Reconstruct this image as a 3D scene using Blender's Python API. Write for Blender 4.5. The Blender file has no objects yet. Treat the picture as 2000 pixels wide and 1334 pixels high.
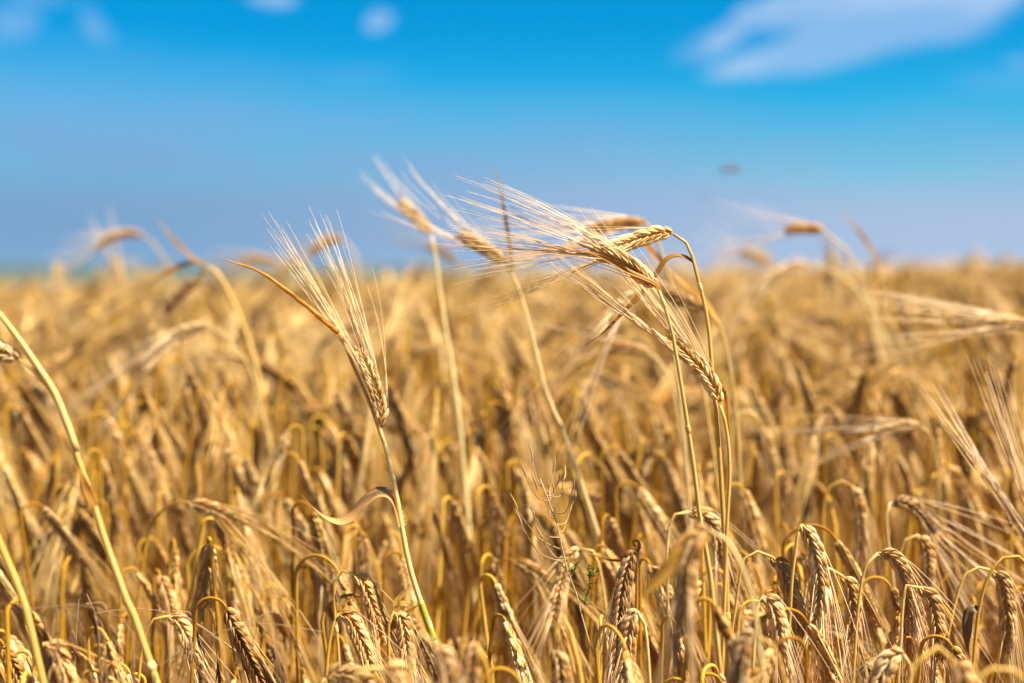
import bpy, math, random
import numpy as np
from mathutils import Vector, Matrix, noise as mnoise

SC = bpy.context.scene
COL = SC.collection
RNG = random.Random(7)

# ------------------------------------------------------------------ camera
CAM_Z = 1.0
PITCH = math.radians(2.62)
cam_data = bpy.data.cameras.new('camera')
cam = bpy.data.objects.new('camera', cam_data)
COL.objects.link(cam)
cam.location = (0, 0, CAM_Z)
cam.rotation_euler = (math.pi / 2 - PITCH, 0, 0)
cam_data.lens = 50
cam_data.sensor_width = 36
cam_data.clip_start = 0.02
cam_data.clip_end = 12000
cam_data.dof.use_dof = True
cam_data.dof.focus_distance = 1.10
cam_data.dof.aperture_fstop = 2.75
SC.camera = cam

# ------------------------------------------------------------------ exposure, sampling
SC.view_settings.view_transform = 'Standard'
SC.view_settings.look = 'None'
SC.view_settings.gamma = 1
SC.view_settings.exposure = 1.4
SC.view_settings.use_curve_mapping = False
SC.render.engine = 'CYCLES'
SC.cycles.max_bounces = 12
SC.cycles.diffuse_bounces = 6
SC.cycles.glossy_bounces = 3
SC.cycles.transmission_bounces = 6
SC.cycles.use_denoising = True
SC.cycles.sample_clamp_indirect = 6

# ------------------------------------------------------------------ sun
SUN_DIR = Vector((0.52, -0.20, 0.86)).normalized()      # towards the sun
SUN_EL = math.asin(SUN_DIR.z)
SUN_AZ = math.atan2(SUN_DIR.x, SUN_DIR.y)
sd = bpy.data.lights.new('sun', 'SUN')
sd.energy = 5.0
sd.angle = math.radians(0.5)
sd.color = (1.0, 0.94, 0.84)
sun = bpy.data.objects.new('sun', sd)
COL.objects.link(sun)
sun.rotation_euler = SUN_DIR.to_track_quat('Z', 'Y').to_euler()
sun.location = (3, -2, 6)


# ------------------------------------------------------------------ sky
class NT:
    def __init__(self, tree):
        self.t = tree
        tree.nodes.clear()

    def n(self, kind, **kw):
        nd = self.t.nodes.new(kind)
        for k, v in kw.items():
            setattr(nd, k, v)
        return nd

    def link(self, a, b):
        self.t.links.new(a, b)

    def put(self, sock, v):
        if isinstance(v, bpy.types.NodeSocket):
            self.t.links.new(v, sock)
        else:
            sock.default_value = v

    def math(self, op, a, b=0.0, c=0.0, clamp=False):
        nd = self.n('ShaderNodeMath', operation=op, use_clamp=clamp)
        self.put(nd.inputs[0], a)
        self.put(nd.inputs[1], b)
        self.put(nd.inputs[2], c)
        return nd.outputs[0]

    def smooth(self, v, a, b, lo=0.0, hi=1.0):
        nd = self.n('ShaderNodeMapRange', interpolation_type='SMOOTHSTEP')
        self.put(nd.inputs[0], v)
        nd.inputs[1].default_value = a
        nd.inputs[2].default_value = b
        nd.inputs[3].default_value = lo
        nd.inputs[4].default_value = hi
        return nd.outputs[0]

    def mix(self, f, a, b, blend='MIX'):
        nd = self.n('ShaderNodeMix', data_type='RGBA', blend_type=blend)
        self.put(nd.inputs[0], f)
        self.put(nd.inputs[6], a)
        self.put(nd.inputs[7], b)
        return nd.outputs[2]

    def noise(self, vec, scale, detail=2.0, rough=0.5):
        nd = self.n('ShaderNodeTexNoise')
        if vec is not None:
            self.link(vec, nd.inputs['Vector'])
        nd.inputs['Scale'].default_value = scale
        nd.inputs['Detail'].default_value = detail
        nd.inputs['Roughness'].default_value = rough
        return nd.outputs[0]


def c4(r, g, b):
    return (r, g, b, 1.0)


SKY_STRENGTH = 0.0505
world = bpy.data.worlds.new('World')
SC.world = world
world.use_nodes = True
w = NT(world.node_tree)
sky = w.n('ShaderNodeTexSky', sky_type='NISHITA', sun_disc=False)
sky.sun_elevation = SUN_EL
sky.sun_rotation = SUN_AZ
sky.altitude = 300
sky.air_density = 1.0
sky.dust_density = 0.4
sky.ozone_density = 3.0
tc = w.n('ShaderNodeTexCoord')
sep = w.n('ShaderNodeSeparateXYZ')
w.link(tc.outputs['Generated'], sep.inputs[0])
az = w.math('ARCTAN2', sep.outputs[0], sep.outputs[1])
el = w.math('ARCSINE', sep.outputs[2])
comb = w.n('ShaderNodeCombineXYZ')
w.link(az, comb.inputs[0])
w.link(el, comb.inputs[1])
nz1 = w.noise(comb.outputs[0], 9.0, 4.0, 0.55)
mp = w.n('ShaderNodeMapping')
mp.inputs['Scale'].default_value = (3.2, 11.0, 1)
mp.inputs['Rotation'].default_value = (0, 0, math.radians(-14))
w.link(comb.outputs[0], mp.inputs[0])
nz2 = w.noise(mp.outputs[0], 2.0, 4.0, 0.55)          # streaky, wind-drawn
mp3 = w.n('ShaderNodeMapping')
mp3.inputs['Scale'].default_value = (2.0, 7.0, 1)
mp3.inputs['Location'].default_value = (3.1, 0.7, 0)
w.link(comb.outputs[0], mp3.inputs[0])
nz3 = w.noise(mp3.outputs[0], 1.3, 2.0, 0.5)


def sky_angle(px, py):
    cx = (px - 1000) / 2000 * .72
    cy = -(py - 667) / 2000 * .72
    d = Vector((cx, math.cos(PITCH) + cy * math.sin(PITCH), -math.sin(PITCH) + cy * math.cos(PITCH))).normalized()
    return math.atan2(d.x, d.y), math.asin(d.z)


def cloud(px, py, rx, ry, tilt, amount, fuzz=0.55, warp=0.035):
    a0, e0 = sky_angle(px, py)
    k = .36 / 1000
    rx *= k
    ry *= k
    dx = w.math('SUBTRACT', az, a0)
    dy = w.math('SUBTRACT', el, e0)
    dx = w.math('ADD', dx, w.math('MULTIPLY', w.math('SUBTRACT', nz1, 0.5), warp * 2))
    dy = w.math('ADD', dy, w.math('MULTIPLY', w.math('SUBTRACT', nz2, 0.5), warp))
    t = math.radians(tilt)
    u = w.math('ADD', w.math('MULTIPLY', dx, math.cos(t) / rx), w.math('MULTIPLY', dy, math.sin(t) / rx))
    v = w.math('ADD', w.math('MULTIPLY', dx, -math.sin(t) / ry), w.math('MULTIPLY', dy, math.cos(t) / ry))
    r = w.math('SQRT', w.math('ADD', w.math('MULTIPLY', u, u), w.math('MULTIPLY', v, v)))
    r = w.math('ADD', r, w.math('MULTIPLY', w.math('SUBTRACT', nz2, 0.5), 1.1))
    return w.math('MULTIPLY', w.smooth(r, 1.0 + fuzz * 0.5, 1.0 - fuzz), amount)


CLOUDS = [
    (1435, 50, 125, 26, 24, 0.80, 0.35),
    (1500, 117, 150, 30, 9, 0.95, 0.35),
    (1650, 92, 190, 40, 10, 0.92, 0.35),
    (1800, 32, 200, 60, 15, 0.95, 0.35),
    (1620, 22, 170, 36, 8, 0.80, 0.45),
    (1360, 85, 70, 26, 12, 0.45, 0.8),
    (722, 47, 30, 17, 5, 0.95, 0.6),
    (530, 4, 38, 17, 0, 0.85, 0.6),
    (205, 55, 26, 34, 40, 0.38, 0.8),
    (50, 50, 46, 28, 10, 0.38, 0.8),
    (80, 2, 70, 14, 0, 0.35, 0.8),
    (700, 142, 90, 20, 2, 0.16, 0.9),
    (1990, 118, 34, 15, 0, 0.5, 0.7),
    (1960, 160, 90, 24, 0, 0.22, 0.9),
]
mp4 = w.n('ShaderNodeMapping')
mp4.inputs['Scale'].default_value = (5.0, 27.0, 1)
mp4.inputs['Rotation'].default_value = (0, 0, math.radians(-17))
w.link(comb.outputs[0], mp4.inputs[0])
nz4 = w.noise(mp4.outputs[0], 1.0, 3.0, 0.5)          # wisps inside a cloud
tot = None
for c in CLOUDS:
    m = cloud(*c)
    tot = m if tot is None else w.math('MAXIMUM', tot, m)
# thin cirrus veil thickening towards the horizon, higher on the left
el_v = w.math('ADD', el, w.math('MULTIPLY', az, 0.045))
el_v = w.math('ADD', el_v, w.math('MULTIPLY', w.math('SUBTRACT', nz3, 0.5), -0.10))
tot = w.math('MULTIPLY', tot, w.smooth(nz4,   .38, .55, .64, 1.0))
veil = w.smooth(el_v, 0.152, 0.062)
low_air = w.smooth(el, .14, .045)
veil = w.math('MULTIPLY', veil, w.math('MAXIMUM', low_air, w.smooth(nz2, .36, .60, .76, 1.0)))
hs = w.n('ShaderNodeHueSaturation')
hs.inputs['Hue'].default_value = 0.487
hs.inputs['Saturation'].default_value = 1.75
hs.inputs['Value'].default_value = 1.0
w.link(sky.outputs[0], hs.inputs['Color'])
S = 2 ** -SC.view_settings.exposure / SKY_STRENGTH
blue = w.mix(1.0, hs.outputs[0], c4(0.20, 0.87, 1.00), 'MULTIPLY')
veil_low = w.mix(w.smooth(az, -.36, .34), c4(.190 * S, .365 * S, .59 * S), c4(.41 * S, .54 * S, .735 * S))
veil_col = w.mix(w.smooth(el, .115, .03), c4(.20 * S, .42 * S, .725 * S), veil_low)
col = w.mix(veil, blue, veil_col)
col = w.mix(tot, col, c4(.39 * S, .60 * S, .89 * S))
bg = w.n('ShaderNodeBackground')
w.link(col, bg.inputs[0])
bg.inputs[1].default_value = SKY_STRENGTH
wo = w.n('ShaderNodeOutputWorld')
w.link(bg.outputs[0], wo.inputs[0])


# ------------------------------------------------------------------ pixel -> point of the photograph's 2000 x 1334 frame at a real distance
def P(px, py, D):
    cx = (px - 1000) / 2000 * .72
    cy = -(py - 667) / 2000 * .72
    return Vector((D * cx, D * (math.cos(PITCH) + cy * math.sin(PITCH)), CAM_Z + D * (-math.sin(PITCH) + cy * math.cos(PITCH))))


def project(p):
    v = p - Vector((0, 0, CAM_Z))
    d = v.y * math.cos(PITCH) - v.z * math.sin(PITCH)
    u = v.y * math.sin(PITCH) + v.z * math.cos(PITCH)
    return 1000 + v.x / d / .72 * 2000, 667 - u / d / .72 * 2000, d


def ground_z(x, y):
    t = max(0, min(1, (y - 1.1) / .7))
    z = 0.002 * max(min(y, 32), -5) + (0.027 if x > 0 else 0.021) * max(-14, min(14, x)) + 0.15 * t * t * (3 - 2 * t)
    if y > 32:
        t = min(1, (y - 32) / 40)
        t = t * t * (3 - 2 * t)
        z = z * (1 - t) - 1.6 * t
    return z


# ------------------------------------------------------------------ materials
def straw(name, dark, pale, rough=0.5, transl=0.0, streak=120.0, spots=0.0, bump=0.25, spec=0.4, spot_col=(0.13, 0.06, 0.02), vary=0.0):
    m = bpy.data.materials.new(name)
    m.use_nodes = True
    t = NT(m.node_tree)
    uv = t.n('ShaderNodeUVMap')
    geo = t.n('ShaderNodeNewGeometry')
    oi = t.n('ShaderNodeObjectInfo')
    rnd = t.math('FRACT', t.math('ADD', geo.outputs['Random Per Island'], t.math('MULTIPLY', oi.outputs['Random'], 3.7)))
    mpn = t.n('ShaderNodeMapping')
    mpn.inputs['Scale'].default_value = (9.0, streak, 1)
    t.link(uv.outputs[0], mpn.inputs[0])
    cmb = t.n('ShaderNodeCombineXYZ')
    t.link(t.math('MULTIPLY', rnd, 37.0), cmb.inputs[2])
    add = t.n('ShaderNodeVectorMath', operation='ADD')
    t.link(mpn.outputs[0], add.inputs[0])
    t.link(cmb.outputs[0], add.inputs[1])
    st = t.noise(add.outputs[0], 1.0, 3.0, 0.6)
    f = t.math('ADD', t.math('MULTIPLY', rnd, 0.55), t.math('MULTIPLY', st, 0.9))
    f = t.smooth(f, 0.25, 1.15)
    col = t.mix(f, c4(*dark), c4(*pale))
    if spots:
        sc = t.n('ShaderNodeMapping')
        sc.inputs['Scale'].default_value = (5.0, streak * 4, 1)
        t.link(add.outputs[0], sc.inputs[0])
        sp = t.noise(sc.outputs[0], 0.22, 2.0, 0.6)
        col = t.mix(t.math('MULTIPLY', t.smooth(sp, 0.60, 0.74), spots), col, c4(*spot_col))
    col = t.mix(1.0, col, oi.outputs['Color'], 'MULTIPLY')
    if vary:                                    # weathered stalks among fresh straw
        wv = t.smooth(t.math('FRACT', t.math('MULTIPLY', oi.outputs['Random'], 7.31)), .0, .75)
        col = t.mix(wv, t.mix(1.0, col, c4(1 - vary, 1 - vary * 1.25, 1 - vary * 1.7), 'MULTIPLY'), col)
    bs = t.n('ShaderNodeBsdfPrincipled')
    t.link(col, bs.inputs['Base Color'])
    bs.inputs['Roughness'].default_value = rough
    bs.inputs['Specular IOR Level'].default_value = spec
    if bump:
        b = t.n('ShaderNodeBump')
        b.inputs['Strength'].default_value = bump
        b.inputs['Distance'].default_value = 0.0006
        t.link(st, b.inputs['Height'])
        t.link(b.outputs[0], bs.inputs['Normal'])
    out = t.n('ShaderNodeOutputMaterial')
    if transl:
        tr = t.n('ShaderNodeBsdfTranslucent')
        t.link(t.mix(1.0, col, c4(1.0, 0.82, 0.40), 'MULTIPLY'), tr.inputs[0])
        mx = t.n('ShaderNodeMixShader')
        mx.inputs[0].default_value = transl
        t.link(bs.outputs[0], mx.inputs[1])
        t.link(tr.outputs[0], mx.inputs[2])
        t.link(mx.outputs[0], out.inputs[0])
    else:
        t.link(bs.outputs[0], out.inputs[0])
    return m


M_STEM = straw('straw_stem', (0.48, 0.215, 0.003), (0.76, 0.45, 0.055), 0.48, 0.12, 40.0, 0.5, spec=0.18)
M_FSTEM = straw('field_straw_stem', (0.41, 0.165, 0.001), (0.77, 0.46, 0.065), 0.55, 0.10, 40.0, 0.5, spec=0.08, vary=.34)
M_FGRAIN = straw('field_barley_grain', (0.39, 0.16, 0.004), (0.93, 0.68, 0.31), 0.58, 0.10, 160.0, 0.35, 0.5, spec=.10, vary=.34)
M_FAWN = straw('field_barley_awn', (0.60, 0.31, 0.008), (0.95, 0.73, 0.35), 0.38, 0.25, 20.0, 0.0, 0.0, 0.35, vary=.30)
M_FLEAF = straw('field_dry_leaf', (0.26, 0.095, 0.002), (0.70, 0.42, 0.09), 0.6, 0.35, 30.0, 0.5, 0.5, spec=.08, vary=.34)
M_PLEAF = straw('pale_dry_leaf', (0.46, 0.27, 0.10), (0.78, 0.60, 0.36), 0.50, 0.35, 30.0, 0.4, 0.5, spec=.3)
M_PALE = straw('pale_straw_stem', (0.56, 0.325, 0.06), (0.82, 0.60, 0.24), 0.45, 0.12, 40.0, 0.5, spec=0.3)
M_GRAIN = straw('barley_grain', (0.39, 0.16, 0.004), (0.93, 0.68, 0.31), 0.50, 0.10, 160.0, 0.35, 0.5, spec=.3)
M_AWN = straw('barley_awn', (0.72, 0.48, 0.14), (0.95, 0.82, 0.56), 0.36, 0.38, 20.0, 0.0, 0.0, 0.5)
M_LEAF = straw('dry_leaf', (0.40, 0.18, 0.010), (0.70, 0.42, 0.08), 0.50, 0.38, 30.0, 0.5, 0.5, spec=.2)
M_BROWN = straw('withered_brown_leaf', (0.13, 0.065, 0.025), (0.30, 0.17, 0.07), 0.6, 0.2, 30.0, 0.3, 0.5)
M_GREEN = straw('green_stem', (0.34, 0.33, 0.03), (0.52, 0.45, 0.07), 0.42, 0.12, 40.0, 0.1)
M_WEED = straw('weed_stem', (0.46, 0.30, 0.11), (0.62, 0.47, 0.24), 0.5, 0.15, 60.0, 0.2)
M_SPRIG = straw('weed_leaf', (0.13, 0.15, 0.01), (0.34, 0.33, 0.04), 0.5, 0.3, 60.0, 0.0)
M_BROME = straw('brome_stem', (0.28, 0.15, 0.06), (0.52, 0.33, 0.16), 0.5, 0.15, 60.0, 0.0, 0.0, spec=.15)
M_SPIKE = straw('brome_spikelet', (0.12, 0.055, 0.022), (0.30, 0.165, 0.075), 0.6, 0.2, 60.0, 0.0, 0.3, spec=.1)


# ------------------------------------------------------------------ mesh tools
class MB:
    """collects tubes and ribbons; build() links them as ONE mesh object"""

    def __init__(self):
        self.v, self.f, self.uv, self.mi = [], [], [], []

    def tube(self, pts, rads, sides=6, mat=0, flat=None):
        pts = [Vector(p) for p in pts]
        n = len(pts)
        T = []
        for i in range(n):
            d = pts[min(i + 1, n - 1)] - pts[max(i - 1, 0)]
            T.append(d.normalized() if d.length > 1e-9 else Vector((0, 0, 1)))
        a = Vector((1, 0, 0)) if abs(T[0].x) < .8 else Vector((0, 1, 0))
        if flat is not None:
            a = flat[0]
        N = (a - T[0] * a.dot(T[0])).normalized()
        base = len(self.v)
        L = 0.0
        for i in range(n):
            N = N - T[i] * N.dot(T[i])
            N = N.normalized() if N.length > 1e-9 else T[i].orthogonal().normalized()
            B = T[i].cross(N)
            if i:
                L += (pts[i] - pts[i - 1]).length
            k2 = flat[1] if flat is not None else 1.0
            for k in range(sides):
                th = 2 * math.pi * k / sides
                self.v.append(pts[i] + (N * math.cos(th) + B * (math.sin(th) * k2)) * rads[i])
                self.uv.append((min(k, sides - k) / sides, L))
        for i in range(n - 1):
            for k in range(sides):
                k1 = (k + 1) % sides
                self.f.append((base + i * sides + k, base + i * sides + k1, base + (i + 1) * sides + k1, base + (i + 1) * sides + k))
                self.mi.append(mat)
        if rads[0] > 2e-4:
            self.f.append(tuple(base + k for k in reversed(range(sides))))
            self.mi.append(mat)
        if rads[-1] > 2e-4:
            self.f.append(tuple(base + (n - 1) * sides + k for k in range(sides)))
            self.mi.append(mat)

    def ribbon(self, pts, widths, nrm, twist=None, cup=0.25, mat=0, across=4, thick=0.00025):
        """a leaf blade with a cupped cross-section and a real thickness"""
        pts = [Vector(p) for p in pts]
        n = len(pts)
        T = []
        for i in range(n):
            d = pts[min(i + 1, n - 1)] - pts[max(i - 1, 0)]
            T.append(d.normalized() if d.length > 1e-9 else Vector((0, 0, 1)))
        N = Vector(nrm)
        base = len(self.v)
        L = 0.0
        m = across + 1
        for i in range(n):
            N = N - T[i] * N.dot(T[i])
            N = N.normalized() if N.length > 1e-9 else T[i].orthogonal().normalized()
            Ni = N
            if twist is not None:
                Ni = Matrix.Rotation(twist[i], 3, T[i]) @ N
            B = T[i].cross(Ni)
            if i:
                L += (pts[i] - pts[i - 1]).length
            for s in (1, -1):
                for k in range(m):
                    u = k / across * 2 - 1
                    self.v.append(pts[i] + B * (u * widths[i] * .5) + Ni * (cup * widths[i] * .5 * (u * u) + s * thick * .5 * (1.02 - u * u)))
                    self.uv.append((k / across * .8 + (0.0 if s > 0 else 0.9), L))
        st = 2 * m
        for i in range(n - 1):
            b0, b1 = base + i * st, base + (i + 1) * st
            for k in range(across):
                self.f.append((b0 + k, b0 + k + 1, b1 + k + 1, b1 + k))
                self.f.append((b0 + m + k + 1, b0 + m + k, b1 + m + k, b1 + m + k + 1))
                self.mi += [mat, mat]
            self.f.append((b0, b1, b1 + m, b0 + m))
            self.f.append((b0 + across, b0 + m + across, b1 + m + across, b1 + across))
            self.mi += [mat, mat]

    def add(self, other, mat):
        b = len(self.v)
        self.v += other.v
        self.uv += other.uv
        self.f += [tuple(i + b for i in f) for f in other.f]
        self.mi += [mat] * len(other.f)

    def mesh(self, name, mats):
        me = bpy.data.meshes.new(name)
        me.from_pydata([tuple(p) for p in self.v], [], self.f)
        for mt in mats:
            me.materials.append(mt)
        me.polygons.foreach_set('use_smooth', [True] * len(self.f))
        if len(mats) > 1:
            me.polygons.foreach_set('material_index', self.mi)
        uvl = me.uv_layers.new(name='UVMap')
        li = np.empty(len(me.loops), dtype=np.int32)
        me.loops.foreach_get('vertex_index', li)
        uvl.data.foreach_set('uv', np.array(self.uv, dtype=np.float32)[li].ravel())
        me.update()
        return me

    def build(self, name, mat, parent=None, color=None):
        o = bpy.data.objects.new(name, self.mesh(name, [mat]))
        COL.objects.link(o)
        if parent is not None:
            o.parent = parent
        if color is not None:
            o.color = (*color, 1)
        return o


def spline(pts, n):
    """Catmull-Rom through pts, n samples evenly spaced by length"""
    p = np.array([tuple(q) for q in pts], dtype=float)
    if len(p) == 2:
        t = np.linspace(0, 1, n)[:, None]
        return [Vector(q) for q in p[0] * (1 - t) + p[1] * t]
    e = np.vstack([2 * p[0] - p[1], p, 2 * p[-1] - p[-2]])
    out = []
    for i in range(1, len(e) - 2):
        p0, p1, p2, p3 = e[i - 1], e[i], e[i + 1], e[i + 2]
        for t in np.linspace(0, 1, 12, endpoint=False):
            out.append(.5 * ((2 * p1) + (-p0 + p2) * t + (2 * p0 - 5 * p1 + 4 * p2 - p3) * t * t + (-p0 + 3 * p1 - 3 * p2 + p3) * t ** 3))
    out.append(e[-2])
    out = np.array(out)
    s = np.concatenate([[0], np.cumsum(np.linalg.norm(np.diff(out, axis=0), axis=1))])
    tt = np.linspace(0, s[-1], n)
    return [Vector((np.interp(t, s, out[:, 0]), np.interp(t, s, out[:, 1]), np.interp(t, s, out[:, 2]))) for t in tt]


def length(pts):
    return sum((pts[i + 1] - pts[i]).length for i in range(len(pts) - 1))


GRAIN_S = [0.0, 0.12, 0.32, 0.55, 0.78, 0.93, 1.0]
GRAIN_R = [0.30, 0.72, 1.0, 0.93, 0.60, 0.26, 0.10]


def ear_parts(axis, side, rng, step=0.0058, glen=0.0132, gwid=0.0028, awn_len=0.13, spread=0.16, bias=(0, 0, 0), awn_r=0.00054,
              sides=7, awn_sides=3, awn_seg=6, fat=1.0, low=False, mult=1):
    """grains and awns along an axis (base -> tip): list of (grain MB), list of (awn MB), rachis MB"""
    L = length(axis)
    n = max(6, int(L / (step * .5)))
    pts = spline(axis, n + 3)
    grains, awns = [], []
    bias = Vector(bias)
    rach = MB()
    rach.tube(pts[:n + 1], [0.0011 * (1 - .5 * i / n) for i in range(n + 1)], 5)
    S = Vector(side)
    Tm = (pts[n] - pts[n // 2]).normalized()
    for i in range(n):
        t = i / (n - 1)
        T = (pts[i + 1] - pts[i]).normalized()
        S = (S - T * S.dot(T)).normalized()
        Nn = T.cross(S)
        sg = 1 if i % 2 else -1
        taper = (0.72 + 0.28 * min(1, t / .14)) * (1.0 if t < .72 else 1.0 - .45 * (t - .72) / .28)
        gl = glen * taper * rng.uniform(.93, 1.07)
        gw = gwid * taper * fat * rng.uniform(.92, 1.08)
        ang = math.radians(rng.uniform(17, 24)) * (1 - .3 * t)
        d0 = (T * math.cos(ang) + S * (sg * math.sin(ang)) + Nn * rng.uniform(-.13, .13)).normalized()
        b = pts[i] + S * (sg * 0.0010)
        g = MB()
        gp = []
        for s in GRAIN_S:
            bow = math.sin(s * math.pi) * .10 * gl
            gp.append(b + d0 * (gl * s) + S * (sg * bow))
        g.tube(gp, [gw * r for r in GRAIN_R], sides, 0, (S, 0.80))
        # the two sterile side florets: small scales beside the grain
        if not low:
            for q in (-1, 1):
                bb = b + Nn * (q * gw * .75)
                dd = (d0 + Nn * (q * .10)).normalized()
                g.tube([bb, bb + dd * gl * .3, bb + dd * gl * .72], [gw * .18, gw * .34, gw * .05], 4)
        grains.append(g)
        # awn
        for mu in range(mult if t > .4 else 1):
            al = awn_len * rng.uniform(.82, 1.10) * (1.0 - .12 * abs(2 * t - 1))
            dv = (T * .4 + Tm * .6 + S * (sg * spread * rng.uniform(.35, 1.25)) + Nn * rng.uniform(-1, 1) * spread * .9 + bias * rng.uniform(.25, .6)).normalized()
            p0 = gp[-1] if mu == 0 else b + (gp[-1] - b) * .72 + Nn * (gw * .8 * (1 if mu % 2 else -1))
            ap, ar = [], []
            for k in range(awn_seg + 1):
                u = k / awn_seg
                ap.append(p0 + (d0 * (u * (1 - u) * .25) + dv * u) * al + (bias + S * sg * spread * .4) * (al * u * u * .38))
                ar.append(awn_r * (1.0 - .72 * u) * (1.25 if k == 0 else 1))
            a = MB()
            a.tube(ap, ar, awn_sides)
            awns.append(a)
    return grains, awns, rach


def merge(list_of_mb, into=None):
    o = into or MB()
    for b in list_of_mb:
        o.add(b, 0)
    return o


def thing(name, loc, label, cat, group=None):
    o = bpy.data.objects.new(name, None)
    o.empty_display_size = 0.03
    COL.objects.link(o)
    o.location = loc
    o['label'] = label
    o['category'] = cat
    if group:
        o['group'] = group
    return o


def local(pts, o):
    return [p - o for p in pts]


VIEW = lambda p: (p - Vector((0, 0, CAM_Z))).normalized()
ANCHORS = []                     # (px, py, short phrase) of stalks that others are described by


def stem_mb(pts, r0, r1, sides=7, nodes=()):
    mb = MB()
    n = len(pts)
    rad = [r0 + (r1 - r0) * min(1, i / (n - 1) / .3) ** .7 for i in range(n)]
    mb.tube(pts, rad, sides)
    for k in nodes:
        i = min(n - 2, max(1, int(k * (n - 1))))
        T = (pts[i + 1] - pts[i - 1]).normalized()
        p = pts[i]
        mb.tube([p - T * .0042, p - T * .002, p, p + T * .002, p + T * .0036], [rad[i] * q for q in (.9, 1.22, 1.38, 1.24, .9)], sides)
    return mb


def leaf_mb(pts, wid, nrm, rolled=0.0, twist_amt=0.0, n=26, tip=0.08):
    p = spline(pts, n)
    wd, tw = [], []
    for i in range(n):
        u = i / (n - 1)
        e = (0.55 + .45 * min(1, u / .2)) * (1 - u ** 2.2) + tip * (1 - u)
        wd.append(wid * max(.06, min(1, e)))
        tw.append(twist_amt * u + .25 * math.sin(u * 9))
    mb = MB()
    mb.ribbon(p, wd, nrm, tw, cup=0.25 + rolled)
    return mb


GROUP = 'barley stalks of the ripe field'


def hero(label, D, stem, ear=None, awn=0.13, spread=0.16, bias=(0, 0), r=0.0017, r0=0.0012, leaves=(), tone=(1, 1, 1), ear_tone=None, awn_tone=None,
         fine=False, twist=0.0, fat=1.0, anchor=None, nodes=(), ear_dd=0.0, mult=1, awn_r=.00042, group=GROUP, green=False, seed=None):
    """a stalk drawn through the photograph's pixels at its own distance D; stem runs from the ear down"""
    rng = random.Random(seed if seed is not None else hash_label(label))
    sp = [P(q[0], q[1], D + (q[2] if len(q) > 2 else 0)) for q in stem]
    last, prev = sp[-1], sp[-2]
    d = (last - prev)
    d.normalize()
    hgt = last.z - ground_z(last.x, last.y)
    k = d.x / max(.2, -d.z)                       # the lean goes on below and straightens towards the root
    gx = last.x + k * hgt * .55
    gy = last.y + 0.02 * rng.uniform(-1, 1)
    gz = ground_z(gx, gy)
    base = Vector((gx, gy, gz))
    if hgt > .2:
        for u in (.22, .5):
            sp.append(Vector((last.x + k * hgt * .55 * (1.5 * u - .5 * u * u) / 1.0, last.y + (gy - last.y) * u, last.z + (gz - last.z) * u)))
    sp.append(base)
    root = thing('barley_stalk', base, label, 'barley stalk', group)
    tot = length(sp)
    pts = local(spline(sp, max(26, int(tot / .012))), base)
    st = stem_mb(pts, r0, r, 8, nodes)
    so = st.build('stem', M_PALE, root, tone)
    if green:
        vis = [P(q[0], q[1], D) for q in [(821, 1175)] + list(stem[-2:])]
        gm = MB()
        gp = local(spline(vis, 16), base)
        gm.tube(gp, [r * 1.05] * 16, 8)
        gm.build('green_sheath', M_GREEN, root, (1, 1, 1))
    if ear:
        ax = [P(q[0], q[1], D + ear_dd * i / max(1, len(ear) - 1) + (q[2] if len(q) > 2 else 0)) for i, q in enumerate(ear)]
        ax = local(ax, base)
        T = (ax[-1] - ax[0]).normalized()
        V = VIEW(ax[0] + base)
        S = Matrix.Rotation(twist, 3, T) @ T.cross(V).normalized()
        bv = Vector((bias[0], 0, bias[1]))
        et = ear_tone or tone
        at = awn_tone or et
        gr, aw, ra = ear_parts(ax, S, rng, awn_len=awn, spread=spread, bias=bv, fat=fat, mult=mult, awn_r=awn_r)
        if fine:
            eo = ra.build('ear', M_STEM, root, et)
            for g in gr:
                g.build('grain', M_GRAIN, eo, et)
            for a in aw:
                a.build('awn', M_AWN, eo, at)
        else:
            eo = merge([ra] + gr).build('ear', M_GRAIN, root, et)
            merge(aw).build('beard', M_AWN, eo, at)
    for lf in leaves:
        lp = [P(q[0], q[1], D + lf.get('dd', 0.0) + (q[2] if len(q) > 2 else 0)) for q in lf['pts']]
        lp = local(lp, base)
        nrm = lf.get('nrm', (0.2, -0.75, 0.6))
        if lf.get('tube'):
            mb = MB()
            pp = spline(lp, 22)
            mb.tube(pp, [lf['w'] * .5 * (1 - lf.get('taper', .55) * (i / 21) ** 2) * (1 + lf.get('bump', 0) * math.sin(i * 1.9 + .3 * math.sin(i * .7))) for i in range(22)], 7)
        else:
            mb = leaf_mb(lp, lf['w'], nrm, lf.get('roll', .2), lf.get('tw', 0.0), 34)
        mb.build(lf.get('name', 'leaf'), lf.get('mat', M_LEAF), root, lf.get('tone', (1, 1, 1)))
    if anchor:
        q = ear[len(ear) // 2] if ear else stem[len(stem) // 2]
        ANCHORS.append((q[0], q[1], anchor))
    return root


def hash_label(s):
    h = 17
    for ch in s:
        h = (h * 31 + ord(ch)) % 1000003
    return h


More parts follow.
